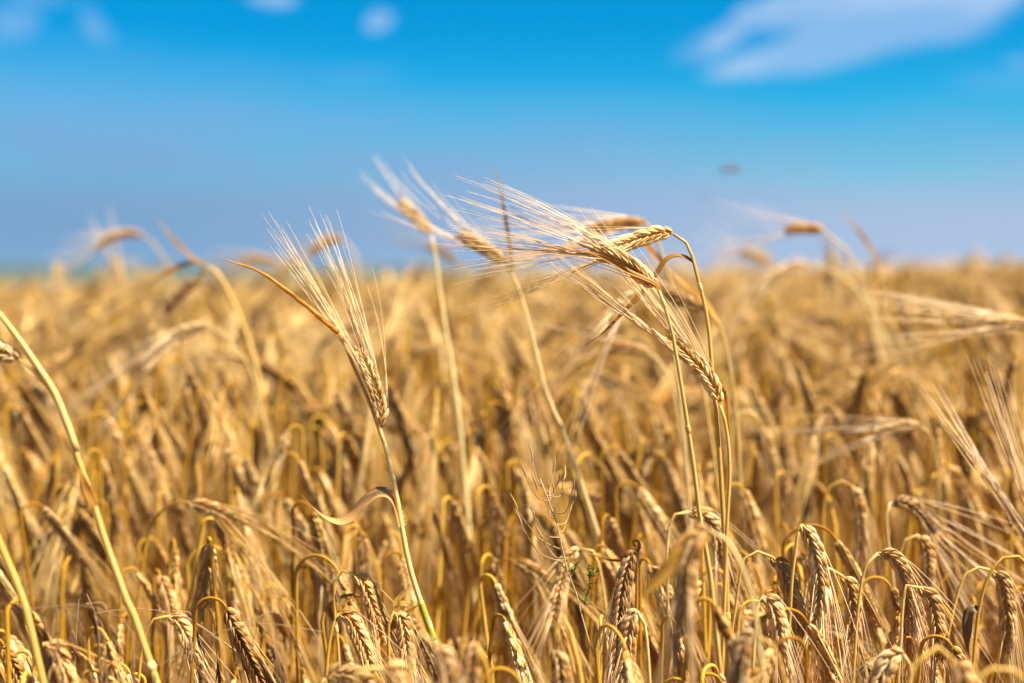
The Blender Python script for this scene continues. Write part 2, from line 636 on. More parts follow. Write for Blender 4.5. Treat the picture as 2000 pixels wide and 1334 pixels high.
# ------------------------------------------------------------------ the land
def make_ground():
    xs = [-4000, -1500, -600, -250, -120, -60, -30, -20, -14] + [i for i in range(-12, 13, 1)] + [14, 20, 30, 60, 120, 250, 600, 1500, 4000]
    ys = [-30, -10, -4, -2, -1, 0, .5, 1, 1.5, 2, 3, 4, 6, 8, 10, 13, 16, 20, 24, 28, 32, 35, 38, 42, 46, 50, 56, 62, 68, 72, 80, 120, 200, 350, 600, 1000, 1800, 3000, 6000]
    vs, fs = [], []
    for y in ys:
        for x in xs:
            vs.append((x, y, ground_z(x, y) + (math.sin(x * 5.1 + y * 3.3) * .006 if abs(x) < 14 and y < 34 else 0)))
    nx = len(xs)
    for j in range(len(ys) - 1):
        for i in range(nx - 1):
            fs.append((j * nx + i, j * nx + i + 1, (j + 1) * nx + i + 1, (j + 1) * nx + i))
    me = bpy.data.meshes.new('ground')
    me.from_pydata(vs, [], fs)
    me.polygons.foreach_set('use_smooth', [True] * len(fs))
    m = bpy.data.materials.new('soil_and_far_fields')
    m.use_nodes = True
    t = NT(m.node_tree)
    geo = t.n('ShaderNodeNewGeometry')
    pos = geo.outputs['Position']
    sp = t.n('ShaderNodeSeparateXYZ')
    t.link(pos, sp.inputs[0])
    n1 = t.noise(pos, 14, 5, .65)
    soil = t.mix(n1, c4(.12, .058, .012), c4(.32, .18, .05))
    n2 = t.noise(pos, .012, 2, .5)
    far = t.mix(t.smooth(n2, .42, .58), c4(.020, .040, .016), c4(.060, .075, .026))
    col = t.mix(t.smooth(sp.outputs[1], 44, 60), soil, far)
    bs = t.n('ShaderNodeBsdfPrincipled')
    t.link(col, bs.inputs['Base Color'])
    bs.inputs['Roughness'].default_value = .9
    b = t.n('ShaderNodeBump')
    b.inputs['Strength'].default_value = .6
    b.inputs['Distance'].default_value = .03
    t.link(n1, b.inputs['Height'])
    t.link(b.outputs[0], bs.inputs['Normal'])
    o = t.n('ShaderNodeOutputMaterial')
    t.link(bs.outputs[0], o.inputs[0])
    me.materials.append(m)
    ob = bpy.data.objects.new('ground', me)
    COL.objects.link(ob)
    ob['kind'] = 'structure'


make_ground()


def make_hills():
    """wooded rise on the horizon, two kilometres off"""
    rng = random.Random(3)
    vs, fs = [], []
    n = 160
    rows = [(1500, 0.0), (1600, .55), (1750, .9), (2000, 1.0), (2500, .2), (3000, 0)]
    prof = []
    for i in range(n + 1):
        a = i / n
        prof.append(21 + 5 * math.sin(a * 7 + 1) + 3 * math.sin(a * 19) + 1.2 * math.sin(a * 53 + 2) + rng.uniform(-.5, .5))
    for (y, k) in rows:
        for i in range(n + 1):
            x = -3000 + 6000 * i / n
            vs.append((x, y, -1.9 + max(0, prof[i]) * k))
    for j in range(len(rows) - 1):
        for i in range(n):
            fs.append((j * (n + 1) + i, j * (n + 1) + i + 1, (j + 1) * (n + 1) + i + 1, (j + 1) * (n + 1) + i))
    me = bpy.data.meshes.new('hills')
    me.from_pydata(vs, [], fs)
    m = bpy.data.materials.new('far_woodland')
    m.use_nodes = True
    t = NT(m.node_tree)
    geo = t.n('ShaderNodeNewGeometry')
    n1 = t.noise(geo.outputs['Position'], .05, 4, .65)
    bs = t.n('ShaderNodeBsdfPrincipled')
    t.link(t.mix(n1, c4(.020, .040, .022), c4(.045, .075, .035)), bs.inputs['Base Color'])
    bs.inputs['Roughness'].default_value = .95
    o = t.n('ShaderNodeOutputMaterial')
    t.link(bs.outputs[0], o.inputs[0])
    me.materials.append(m)
    ob = bpy.data.objects.new('hills', me)
    COL.objects.link(ob)
    ob['kind'] = 'structure'


make_hills()


def make_haze():
    """the air over the plain: far woodland fades towards blue"""
    mb = bpy.data.meshes.new('haze')
    x0, x1, y0, y1, z0, z1 = -4300, 4300, -60, 6300, -3.2, 26
    v = [(x, y, z) for z in (z0, z1) for y in (y0, y1) for x in (x0, x1)]
    mb.from_pydata(v, [], [(0, 2, 3, 1), (4, 5, 7, 6), (0, 1, 5, 4), (2, 6, 7, 3), (0, 4, 6, 2), (1, 3, 7, 5)])
    m = bpy.data.materials.new('air')
    m.use_nodes = True
    t = NT(m.node_tree)
    pv = t.n('ShaderNodeVolumePrincipled')
    pv.inputs['Color'].default_value = (.42, .66, 1.0, 1)
    pv.inputs['Density'].default_value = .00006
    o = t.n('ShaderNodeOutputMaterial')
    t.link(pv.outputs[0], o.inputs['Volume'])
    mb.materials.append(m)
    ob = bpy.data.objects.new('haze', mb)
    COL.objects.link(ob)
    ob['kind'] = 'stuff'
    ob['label'] = 'thin blue air over the far plain'
    ob['category'] = 'haze'


make_haze()

# ------------------------------------------------------------------ the stalks one can single out
GREY = (.80, .74, .70)
DARK = (.58, .50, .46)
BROWN = (.70, .60, .50)
PALE = (1.12, 1.12, 1.16)
GOLD = (1.0, .92, .72)

hero('tall stalk with the topmost sharp ear, awns streaming left over sky, folded brown leaf', 1.10,
     [(1315, 457), (1335, 468), (1349, 490), (1356, 518), (1366, 555), (1377, 600), (1385, 650), (1389, 700), (1393, 750), (1400, 820), (1406, 900), (1411, 980), (1415, 1050), (1418, 1120)],
     [(1313, 456), (1290, 456), (1255, 465), (1215, 479), (1175, 494)], mult=3, awn_r=.00031, awn=.125, spread=.12, bias=(-.12, .06), r=.0021, r0=.0011, fine=True, twist=.35,
     tone=(.98, .95, .85), ear_tone=(1.0, .96, .86),
     leaves=[dict(pts=[(1356, 516), (1338, 504), (1316, 502), (1300, 512), (1285, 535), (1255, 572), (1215, 615), (1170, 658), (1130, 680)], w=.0052, roll=.5, tone=(.72, .62, .5), nrm=(.1, -.6, .8))],
     anchor='the topmost sharp ear', nodes=(.055, .24, .30))
hero('tall stalk with nodding ear just under the topmost one, long straight brown bract beneath it', 1.08,
     [(1285, 563), (1293, 580), (1302, 612), (1312, 645), (1322, 700), (1332, 760), (1343, 830), (1352, 890), (1360, 950), (1367, 1010), (1380, 1080), (1392, 1170)],
     [(1283, 562), (1262, 545), (1236, 523), (1200, 503), (1160, 492), (1135, 489)], mult=3, awn_r=.00031, awn=.118, spread=.16, bias=(-.14, -.07), r=.0021, r0=.0011, fine=True, twist=-.25, fat=1.08,
     tone=(1.0, .98, .9), ear_tone=(1.0, .95, .84),
     leaves=[dict(pts=[(1287, 567), (1278, 556), (1255, 546), (1225, 532), (1190, 510), (1150, 494), (1110, 486)], w=.0046, roll=.7, tone=(.85, .7, .5), dd=-.008)],
     anchor='the ear with a long brown bract', nodes=(.02, .12))
hero('tall stalk with sharp ear leaning left across two stems, papery bract above it', 1.09,
     [(1407, 792), (1416, 822), (1423, 870), (1425, 930), (1421, 1000), (1418, 1080)],
     [(1405, 786), (1393, 755), (1372, 725), (1345, 695), (1315, 667), (1292, 647)], mult=3, awn_r=.00031, awn=.118, spread=.15, bias=(-.05, .04), r=.0017, r0=.0012, fine=True, twist=.2,
     tone=(.98, .86, .55), ear_tone=(1.02, .98, .92), awn_tone=(1.1, 1.1, 1.1),
     leaves=[dict(pts=[(1421, 850), (1416, 800), (1413, 772), (1405, 758), (1380, 730), (1352, 696), (1325, 664), (1300, 640)], w=.0050, roll=.6, tone=(.95, .85, .72), dd=.006)],
     anchor='the sharp ear crossing two stems', nodes=(.3,))
hero('tall stalk whose upright ear leans left beside a twisted rolled leaf, curled leaf lower down', 1.13,
     [(742, 838), (760, 900), (774, 965), (785, 1030), (795, 1085), (808, 1135), (828, 1195), (847, 1250)],
     [(741, 834), (745, 808), (737, 772), (724, 737), (708, 700), (694, 668)], mult=3, awn_r=.00031, awn=.126, spread=.15, bias=(-.10, .05), r=.0027, r0=.0015, fine=True, twist=.5, fat=.95,
     tone=(1.0, .96, .86), ear_tone=(.92, .9, .84), awn_tone=(1.12, 1.12, 1.08), green=True,
     leaves=[dict(pts=[(750, 865), (727, 800), (708, 755), (690, 715), (672, 672), (658, 643)], w=.0034, tube=True, name='leaf_sheath', mat=M_PALE),
             dict(pts=[(662, 650), (640, 633), (600, 598), (560, 568), (530, 545), (500, 527), (470, 517), (436, 506)], w=.0042, tube=True, taper=.85, bump=.16, tone=(1.15, .98, .74), dd=-.01),
             dict(pts=[(784, 1028), (776, 1000), (762, 972), (738, 966), (712, 986), (692, 1010), (665, 1022), (635, 1013), (610, 992), (588, 965)], w=.0138, roll=.15, tw=.9, mat=M_PLEAF, tone=(1.0, .74, .42), nrm=(.45, -.6, .65))],
     anchor='the stalk with the twisted rolled leaf', nodes=(.215,))
hero('blurred tall stalk with brown ear leaning up left, white awns fanned against the sky', 1.40,
     [(990, 515), (1005, 545), (1020, 585), (1035, 640), (1050, 700), (1065, 760), (1085, 810), (1110, 870)],
     [(988, 512), (970, 500), (945, 485), (915, 467), (885, 455)], awn_r=.0003, awn=.098, spread=.20, bias=(.03, .20), r=.0022, ear_tone=(.75, .65, .5), awn_tone=(1.25, 1.3, 1.35),
     leaves=[dict(pts=[(1003, 545), (996, 500), (987, 430), (976, 370), (965, 318)], w=.0045, roll=.6, tone=(.55, .5, .5))],
     anchor='the blurred ear with white awns')
hero('blurred pale stalk behind the white-awned ear, its ear leaning left, awns catching sun', 1.58,
     [(843, 460), (850, 500), (858, 560), (868, 630), (880, 700), (890, 770), (898, 840)],
     [(842, 456), (826, 438), (802, 415), (775, 388)], awn_r=.0003, awn=.058, spread=.18, bias=(.0, .10), r=.0028, tone=(1.1, 1.15, 1.2), ear_tone=(1.1, 1.1, 1.1), awn_tone=(1.3, 1.35, 1.4))
hero('small far brown ear in the sky gap behind the pale straight stalk', 2.35,
     [(888, 510), (905, 520), (915, 545), (920, 600)], [(888, 510), (872, 497), (855, 488), (830, 482)], awn=.10, spread=.12, ear_tone=DARK, bias=(-.1, 0))
hero('blurred stalk with tan ear lying level right behind the topmost sharp ear', 1.46,
     [(1262, 437), (1275, 447), (1284, 466), (1295, 505), (1310, 552), (1328, 598), (1345, 645), (1362, 710), (1378, 790)],
     [(1262, 437), (1236, 436), (1200, 440), (1165, 448), (1135, 457)], awn=.14, spread=.16, bias=(-.1, .05), r=.0022, ear_tone=(.80, .62, .38), awn_tone=(1.25, 1.3, 1.35),
     leaves=[dict(pts=[(1258, 474), (1275, 495), (1295, 520), (1312, 556)], w=.008, tone=(1, .8, .5))], anchor='the tan ear behind the topmost one')
hero('blurred bent stalk with a dark brown ear held between the two tall sharp stems', 1.42,
     [(1375, 607), (1402, 628), (1420, 690), (1432, 760), (1441, 850), (1445, 930)],
     [(1375, 606), (1345, 592), (1316, 578), (1285, 568)], awn=.11, spread=.14, bias=(-.1, -.02), r=.0022, ear_tone=(.62, .50, .38),
     leaves=[dict(pts=[(1402, 640), (1392, 615), (1365, 580), (1330, 550), (1300, 520)], w=.007, tone=(1, .85, .6))])
hero('thick pale curved stalk at the side edge, small dark ear cut off by frame', .98,
     [(38, 703), (60, 718), (86, 745), (108, 775), (130, 828), (150, 890), (170, 945), (185, 990), (203, 1050), (228, 1120), (250, 1180), (276, 1245)],
     [(38, 703), (20, 694), (-5, 686), (-45, 672), (-90, 655)], awn=.12, spread=.2, bias=(-.1, .05), r=.0031, r0=.0013, tone=(1.06, 1.05, .98), ear_tone=(.72, .66, .60),
     leaves=[dict(pts=[(150, 880), (128, 820), (107, 768), (75, 718), (35, 660), (0, 615), (-40, 570), (-80, 530)], w=.0050, tube=True, name='leaf_sheath', mat=M_PALE, tone=(1.05, 1.02, .95)),
             dict(pts=[(184, 990), (172, 962), (160, 932), (148, 910)], w=.0075, tone=(.7, .55, .42), dd=-.01)],
     anchor='the thick pale leaning stalk', nodes=(.245,))
hero('short thick yellow stalk end leaning out of the frame edge below the thick pale stalk', .95,
     [(-60, 930), (-25, 1005), (0, 1062), (20, 1110), (42, 1165), (60, 1230)], None, r=.0030, r0=.0022, tone=(1.05, .98, .75), anchor='the yellow stalk at the edge')
hero('blurred bent stalk with two brown drooping leaves and dark ear, thick pale sheath', 1.76,
     [(392, 543), (396, 525), (412, 522), (432, 545), (455, 590), (480, 650), (500, 720), (515, 800), (525, 870)],
     [(391, 545), (368, 560), (343, 583), (316, 614)], awn=.11, spread=.12, r=.0040, r0=.0018, ear_tone=(.55, .46, .38), tone=(1.05, 1.0, .85),
     leaves=[dict(pts=[(400, 518), (382, 510), (340, 470), (305, 425)], w=.007, tone=(.5, .45, .45)),
             dict(pts=[(400, 520), (380, 514), (345, 526), (310, 546), (283, 568)], w=.012, tone=(.75, .6, .45), nrm=(.1, -.5, .8))],
     anchor='the bent stalk with two brown leaves')
hero('blurred stalk with pale ear pointing down left, broad fan of awns over the field', 1.66,
     [(410, 637), (440, 655), (465, 685), (490, 725), (508, 790)], [(409, 637), (380, 641), (350, 655), (320, 679), (292, 704)], mult=2, awn=.14, spread=.17, bias=(-.1, -.18),
     awn_tone=(1.1, 1.1, 1.1), anchor='the ear with a broad awn fan')
hero('blurred brown ear standing alone against blue sky, tilted down at its tip', 2.3,
     [(278, 459), (300, 476), (322, 508), (338, 555), (346, 620)], [(278, 459), (250, 456), (218, 465), (182, 489)], awn=.10, spread=.12, bias=(-.15, .03), ear_tone=(.85, .66, .42), r=.0022,
     anchor='the lone brown ear in the sky', awn_tone=(1.2, 1.25, 1.3))
hero('far pale upright ear showing below the lone brown ear against the sky', 2.6,
     [(240, 562), (243, 590), (245, 640)], [(239, 560), (232, 532), (222, 498)], awn=.10, spread=.16, bias=(-.1, .05), ear_tone=PALE)
hero('far little ear nodding left beside a stalk, half above the dark hills', 2.9,
     [(118, 512), (126, 530), (128, 570), (130, 620)], [(118, 511), (112, 520), (110, 540), (110, 560)], awn=.09, spread=.14, ear_tone=PALE)
hero('blurred tan ear peeping out behind the awns of the twisted-leaf stalk', 2.15,
     [(670, 470), (690, 488), (700, 535), (706, 610)], [(670, 469), (650, 468), (622, 483), (600, 500)], awn=.11, spread=.14, bias=(-.1, .1), ear_tone=(.85, .7, .5))
hero('blurred golden ear lying flat on the horizon, first beyond the rolled leaf tip', 2.7,
     [(540, 512), (556, 524), (562, 560), (566, 620)], [(540, 511), (515, 505), (490, 506), (462, 514)], awn=.10, spread=.16, bias=(-.1, .02), ear_tone=GOLD)
hero('blurred golden ear drooping on the horizon beside the awns of the twisted-leaf stalk', 3.0,
     [(600, 522), (615, 540), (620, 580), (622, 640)], [(600, 521), (580, 516), (556, 522), (536, 540)], awn=.10, spread=.16, bias=(-.1, 0), ear_tone=GOLD)
hero('blurred fat brown ear held level in the sky, awns fanned up, bent orange-noded stem', 1.86,
     [(1608, 450), (1632, 470), (1656, 492), (1674, 530), (1697, 585), (1731, 660), (1766, 730), (1796, 800)],
     [(1608, 450), (1585, 446), (1555, 446), (1527, 453)], awn=.10, spread=.24, awn_r=.0003, bias=(-.1, .12), r=.0026, fat=1.25, ear_tone=(.80, .60, .36), awn_tone=(1.1, 1.0, .95),
     anchor='the fat brown ear in the sky')
hero('blurred stalk ending in a thin grey leaf that points up into the sky', 1.92,
     [(1714, 524), (1718, 560), (1722, 605), (1742, 690), (1772, 775)], None, r=.0020, r0=.0022,
     leaves=[dict(pts=[(1714, 526), (1706, 500), (1688, 468), (1664, 436), (1638, 408)], w=.0075, tone=(.60, .50, .46))], tone=(.95, .8, .6))
hero('blurred peaked stalk, pale ear and awns falling left from a sharp bend at the horizon', 2.15,
     [(1574, 514), (1600, 520), (1630, 532), (1662, 555), (1690, 590), (1706, 650)], [(1573, 514), (1548, 521), (1520, 537), (1492, 560)], awn=.13, spread=.20, bias=(-.1, -.14),
     ear_tone=PALE, awn_tone=(1.15, 1.15, 1.15), r=.0036)
hero('small blurred ear just left of the peaked stalk, tilted up over the horizon', 2.45,
     [(1502, 516), (1515, 530), (1520, 570), (1522, 620)], [(1501, 515), (1482, 503), (1462, 497), (1440, 496)], awn=.10, spread=.2, bias=(-.1, .1), ear_tone=GOLD)
hero('ear entering from the far edge, straight awns raked left across the blurred field', 1.5,
     [(2040, 640), (2062, 660), (2075, 720), (2080, 800)], [(2038, 639), (2000, 634), (1965, 632), (1925, 637)], mult=2, awn=.16, spread=.16, bias=(-.06, .03), awn_tone=(1.1, 1.1, 1.05),
     ear_tone=(.9, .82, .7), anchor='the ear with awns raked left')
hero('blurred grey ear low over the crop, awns swept level to the left', 1.45,
     [(1796, 832), (1815, 848), (1828, 895), (1834, 970)], [(1795, 832), (1768, 832), (1738, 838), (1702, 846)], awn=.13, spread=.17, bias=(-.08, .0), ear_tone=GREY,
     anchor='the grey ear with level awns')
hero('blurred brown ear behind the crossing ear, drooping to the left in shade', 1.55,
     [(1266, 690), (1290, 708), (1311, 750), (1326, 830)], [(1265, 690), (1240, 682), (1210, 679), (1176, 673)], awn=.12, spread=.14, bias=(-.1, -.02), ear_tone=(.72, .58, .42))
hero('blurred whitish ear hanging behind the top ears, awns fanned down left', 1.36,
     [(1252, 566), (1276, 562), (1298, 600), (1318, 700), (1330, 800)], [(1250, 568), (1228, 585), (1206, 612), (1188, 645)], mult=2, awn=.14, spread=.22, bias=(-.06, -.22), awn_tone=(1.15, 1.15, 1.15),
     ear_tone=PALE)
hero('ear mostly out of frame at the far edge, tall pale awns slanting up into view', 1.22,
     [(2085, 1190), (2096, 1230), (2100, 1320)], [(2084, 1188), (2064, 1130), (2034, 1070), (2004, 1015)], mult=3, awn=.155, spread=.15, bias=(-.03, .12), awn_tone=(1.1, 1.1, 1.1), anchor='the tall awns at the edge')
hero('grey-brown ear sprawling right above the arched stems, awns opened like a fork', 1.30,
     [(1740, 980), (1731, 998), (1735, 1060), (1746, 1150)], [(1741, 980), (1768, 983), (1798, 1006), (1830, 1050)], mult=2, awn=.13, spread=.24, bias=(.08, .0), ear_tone=(.75, .66, .56),
     awn_tone=(1.1, 1.1, 1.1), anchor='the forked ear')
# ---- nodding ears of the near crop
hero('brightest braided ear standing clear of the crop, white awns hanging past its tip', 1.09,
     [(1566, 1024), (1559, 1036), (1553, 1080), (1547, 1130), (1543, 1200)], [(1566, 1024), (1580, 1045), (1592, 1080), (1601, 1125), (1600, 1175), (1590, 1222), (1580, 1256)],
     mult=2, awn_r=.00036, awn=.125, spread=.13, bias=(.02, -.10), r=.0014, fine=True, twist=.15, fat=1.12, ear_tone=(1.1, 1.12, 1.15), awn_tone=(1.25, 1.3, 1.3), tone=(.9, .8, .5), anchor='the bright braided ear')
hero('large blurred ear close to the lens hanging straight down before the tall stems', .86,
     [(1385, 1036), (1402, 1040), (1424, 1062), (1446, 1102), (1466, 1158), (1482, 1250)], [(1384, 1036), (1362, 1045), (1347, 1090), (1338, 1150), (1335, 1205), (1335, 1260)],
     mult=2, awn_r=.00036, awn=.12, spread=.13, bias=(0, -.12), r=.0015, fat=1.1, ear_tone=(.82, .70, .54),
     leaves=[dict(pts=[(1380, 1040), (1345, 1068), (1310, 1105), (1280, 1140), (1250, 1172)], w=.014, tone=(.95, .85, .75), nrm=(.3, -.8, .4))], anchor='the large blurred hanging ear')  # this broad leaf blade stands in for a flat bundle of another ear's awns
hero('dark withered ear hanging straight, dry leaf tip curled in a loop above it', 1.12,
     [(1238, 1075), (1243, 1064), (1245, 1085), (1244, 1150), (1242, 1250)], [(1237, 1075), (1225, 1110), (1214, 1160), (1208, 1220), (1204, 1280), (1200, 1335)], mult=2, awn_r=.00036, awn=.10, spread=.10, bias=(0, -.1),
     ear_tone=(.60, .50, .44), awn_tone=(.8, .7, .6), tone=(.7, .55, .4),
     leaves=[dict(pts=[(1240, 1068), (1236, 1058), (1246, 1056), (1248, 1072), (1225, 1092), (1185, 1092), (1128, 1072)], w=.0028, tone=(.9, .75, .6))], anchor='the dark ear with a looped leaf')
hero('grey ear in front of the dark looped-leaf ear, pale tuft at its neck', 1.08,
     [(1245, 1194), (1254, 1199), (1262, 1240), (1268, 1320)], [(1245, 1193), (1234, 1206), (1227, 1245), (1221, 1290), (1214, 1340)], mult=2, awn_r=.00036, awn=.11, spread=.13, bias=(0, -.1), ear_tone=(.85, .76, .68))
hero('pale ear arching left beside the branching weed, awns spilling down in a wide skirt', 1.24,
     [(1132, 1072), (1150, 1071), (1166, 1090), (1178, 1150), (1186, 1215)], [(1131, 1072), (1112, 1090), (1099, 1130), (1089, 1170), (1083, 1212)], mult=2, awn_r=.00036, awn=.15, spread=.20, bias=(-.10, -.10),
     ear_tone=(1.02, .95, .80), anchor='the pale ear beside the weed')
hero('grey-topped ear nodding right from a yellow arch, brightly lit at its shoulder', 1.13,
     [(1715, 1080), (1698, 1094), (1685, 1125), (1675, 1200), (1668, 1300)], [(1715, 1080), (1740, 1085), (1762, 1115), (1772, 1160), (1776, 1210), (1776, 1252)], mult=2, awn_r=.00036, awn=.13, spread=.16, bias=(.06, -.10),
     ear_tone=(.95, .84, .70), tone=GOLD, r=.0013, anchor='the grey-topped nodding ear')
hero('ear hanging from a small yellow arch between the bright ear and tall stems', 1.10,
     [(1508, 1088), (1490, 1078), (1466, 1080), (1450, 1100), (1440, 1160)], [(1508, 1088), (1525, 1105), (1539, 1140), (1552, 1180), (1560, 1225), (1563, 1272)], mult=2, awn_r=.00036, awn=.13, spread=.15, bias=(.04, -.12),
     ear_tone=(.85, .74, .66), tone=GOLD, r=.0012, anchor='the ear left of the bright one')
hero('fat-grained ear with two pale bracts at its neck, below the small yellow arch', 1.05,
     [(1490, 1165), (1479, 1178), (1475, 1230), (1470, 1310)], [(1490, 1164), (1505, 1175), (1517, 1205), (1524, 1245), (1526, 1295)], mult=2, awn_r=.00036, awn=.12, spread=.14, bias=(.03, -.1), fat=1.1, ear_tone=(1.0, .92, .82),
     leaves=[dict(pts=[(1488, 1168), (1494, 1155), (1508, 1150), (1520, 1156)], w=.0042, tone=PALE)])
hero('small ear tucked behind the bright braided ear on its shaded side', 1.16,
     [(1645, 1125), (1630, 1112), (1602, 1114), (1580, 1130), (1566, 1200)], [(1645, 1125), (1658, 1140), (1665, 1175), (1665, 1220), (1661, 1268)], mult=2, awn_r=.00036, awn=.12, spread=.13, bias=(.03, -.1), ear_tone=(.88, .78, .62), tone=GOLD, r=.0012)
hero('ear with a long yellow bract hanging right of the grey-topped nodding ear', 1.09,
     [(1798, 1148), (1785, 1140), (1770, 1144), (1763, 1185), (1758, 1270)], [(1798, 1148), (1817, 1168), (1828, 1210), (1833, 1260), (1836, 1305)], mult=2, awn_r=.00036, awn=.13, spread=.16, bias=(.05, -.1), ear_tone=(.9, .76, .6), tone=GOLD, r=.0013,
     leaves=[dict(pts=[(1796, 1147), (1812, 1152), (1835, 1175), (1871, 1218)], w=.0034, tone=(1.05, .95, .7))], anchor='the ear with a yellow bract')
hero('ear under the tallest thin pale arch, awns slanting away to the right', 1.26,
     [(1793, 1045), (1780, 1045), (1765, 1060), (1757, 1088), (1752, 1160)], [(1793, 1045), (1808, 1065), (1812, 1100), (1810, 1140), (1806, 1165)], mult=2, awn_r=.00036, awn=.14, spread=.16, bias=(.14, -.1), r=.0014, ear_tone=(.95, .86, .68))
hero('neat narrow ear hanging free from a wide brown-sheathed arch near the edge', 1.16,
     [(1940, 1115), (1922, 1108), (1897, 1112), (1880, 1132), (1865, 1180), (1850, 1250), (1844, 1310)], [(1940, 1115), (1955, 1130), (1965, 1170), (1969, 1215), (1967, 1262), (1966, 1292)], mult=2, awn_r=.00036, awn=.11, spread=.10,
     bias=(.0, -.1), r=.0015, ear_tone=(.92, .84, .70), tone=(.95, .8, .45), anchor='the neat hanging ear at the edge')
hero('stalk arching out of the frame with a dark torn leaf hanging from its node', 1.08,
     [(2012, 1108), (1992, 1088), (1970, 1085), (1945, 1101), (1925, 1140), (1912, 1190), (1905, 1250), (1898, 1330)], [(2012, 1108), (2026, 1150), (2031, 1210), (2031, 1260)], mult=2, awn_r=.00036, awn=.12, spread=.12, bias=(0, -.1), r=.0015,
     tone=(.95, .78, .38), nodes=(.34,), leaves=[dict(pts=[(1910, 1194), (1899, 1192), (1892, 1215), (1890, 1245), (1894, 1285)], w=.0085, mat=M_BROWN, roll=.4, tw=.6)], anchor='the arch with a torn leaf')
hero('sharp ear nodding right from a bent neck with two pale bracts pointing up', 1.08,
     [(662, 1198), (652, 1215), (643, 1258), (637, 1320)], [(662, 1198), (681, 1205), (697, 1232), (711, 1266), (723, 1302), (732, 1342)], mult=2, awn_r=.00036, awn=.12, spread=.14, bias=(.05, -.10), r=.0017, fine=True, fat=1.05,
     ear_tone=(.92, .80, .66), tone=(1.0, .9, .6),
     leaves=[dict(pts=[(661, 1199), (664, 1187), (674, 1176), (691, 1162)], w=.0040, tone=PALE), dict(pts=[(662, 1200), (672, 1190), (684, 1189), (690, 1197)], w=.0050, tone=PALE)], anchor='the ear with two upright bracts')
hero('sharp ear hanging from a smooth pale hook, dark split sheath on its stem', 1.14,
     [(694, 1123), (684, 1114), (667, 1114), (656, 1128), (652, 1155), (654, 1200), (660, 1260), (663, 1320)], [(694, 1123), (708, 1135), (721, 1165), (733, 1200), (742, 1240), (749, 1272)], mult=2, awn_r=.00036, awn=.12, spread=.13,
     bias=(.05, -.1), r=.0015, fine=True, ear_tone=(.95, .80, .60), tone=(.98, .92, .72), leaves=[dict(pts=[(653, 1150), (658, 1162), (664, 1185), (668, 1215)], w=.0034, mat=M_BROWN)], anchor='the ear on a pale hook', nodes=(.08,))
hero('ear behind a straight pale leaf blade that points up to the right', 1.12,
     [(770, 1194), (763, 1208), (758, 1236), (760, 1295)], [(774, 1194), (785, 1210), (792, 1245), (797, 1290), (799, 1332)], mult=2, awn_r=.00036, awn=.10, spread=.12, bias=(.02, -.1), r=.0016, ear_tone=(.88, .78, .66), tone=(1, .82, .35),
     leaves=[dict(pts=[(757, 1234), (775, 1214), (797, 1196), (820, 1179)], w=.0060, roll=.2, tone=(1.1, 1.0, .72)), dict(pts=[(769, 1194), (775, 1176), (784, 1163), (797, 1149)], w=.0052, tone=PALE),
             dict(pts=[(772, 1192), (784, 1180), (796, 1181), (806, 1188)], w=.005, tone=PALE)], anchor='the ear behind a straight leaf')
hero('dark ear lying on its side at the bottom, awns swept right', .96,
     [(636, 1325), (629, 1333), (626, 1370)], [(637, 1324), (656, 1316), (690, 1320), (728, 1342), (750, 1360)], mult=2, awn_r=.00036, awn=.11, spread=.14, bias=(.08, -.08), ear_tone=(.70, .62, .55))
hero('blurred near ear under a low yellow arch, bottom edge between the bract ears', .85,
     [(745, 1304), (722, 1300), (702, 1312), (690, 1345)], [(745, 1304), (765, 1312), (780, 1342), (786, 1385)], mult=2, awn_r=.00036, awn=.11, spread=.13, bias=(.03, -.1), r=.0015, tone=(1.0, .88, .5), ear_tone=(.95, .84, .68))
hero('blurred dark near ear below a broad pale hook, at the foot of the green stem', .83,
     [(851, 1262), (838, 1240), (822, 1236), (808, 1255), (801, 1300), (800, 1350)], [(851, 1262), (863, 1277), (873, 1312), (876, 1352), (877, 1400)], mult=2, awn_r=.00036, awn=.11, spread=.12, bias=(0, -.1), r=.0019, tone=(1.05, .95, .72),
     ear_tone=(.72, .64, .58), anchor='the dark ear under a broad hook')
hero('plump ear in the bottom corner with one long pale awn lying to the right', .98,
     [(88, 1256), (75, 1262), (67, 1300), (64, 1345)], [(89, 1256), (106, 1264), (119, 1290), (131, 1325), (141, 1362)], mult=2, awn_r=.00036, awn=.12, spread=.2, bias=(.10, -.06), fat=1.15, ear_tone=(.95, .84, .64), tone=(.95, .72, .3),
     leaves=[dict(pts=[(97, 1345), (88, 1292), (72, 1242), (52, 1206), (25, 1182), (-12, 1178)], w=.0085, mat=M_BROWN, tone=(1.5, 1.4, 1.3), nrm=(-.3, -.8, .4)),
             dict(pts=[(95, 1252), (130, 1256), (190, 1282), (240, 1305), (288, 1332)], w=.0013, tone=PALE)], anchor='the plump corner ear')  # the thin second leaf is really the long pale awn, built as a blade
hero('slender ear nodding right at the foot of the thick pale stalk', 1.12,
     [(330, 1203), (312, 1203), (292, 1220), (279, 1260), (271, 1325)], [(330, 1203), (350, 1215), (366, 1247), (381, 1287), (396, 1327)], mult=2, awn_r=.00036, awn=.14, spread=.15, bias=(.12, -.08), r=.0013, ear_tone=(.95, .84, .64), tone=(.98, .8, .38),
     anchor='the ear at the pale stalk foot')
hero('stubby grey broken ear end, frayed and pointing down left at the bottom edge', .99,
     [(1765, 1279), (1774, 1284), (1778, 1330)], [(1765, 1278), (1746, 1283), (1729, 1306), (1715, 1340), (1700, 1372)], awn=.08, spread=.16, bias=(0, -.1), fat=1.25, ear_tone=(.86, .80, .74), anchor='the stubby grey ear')
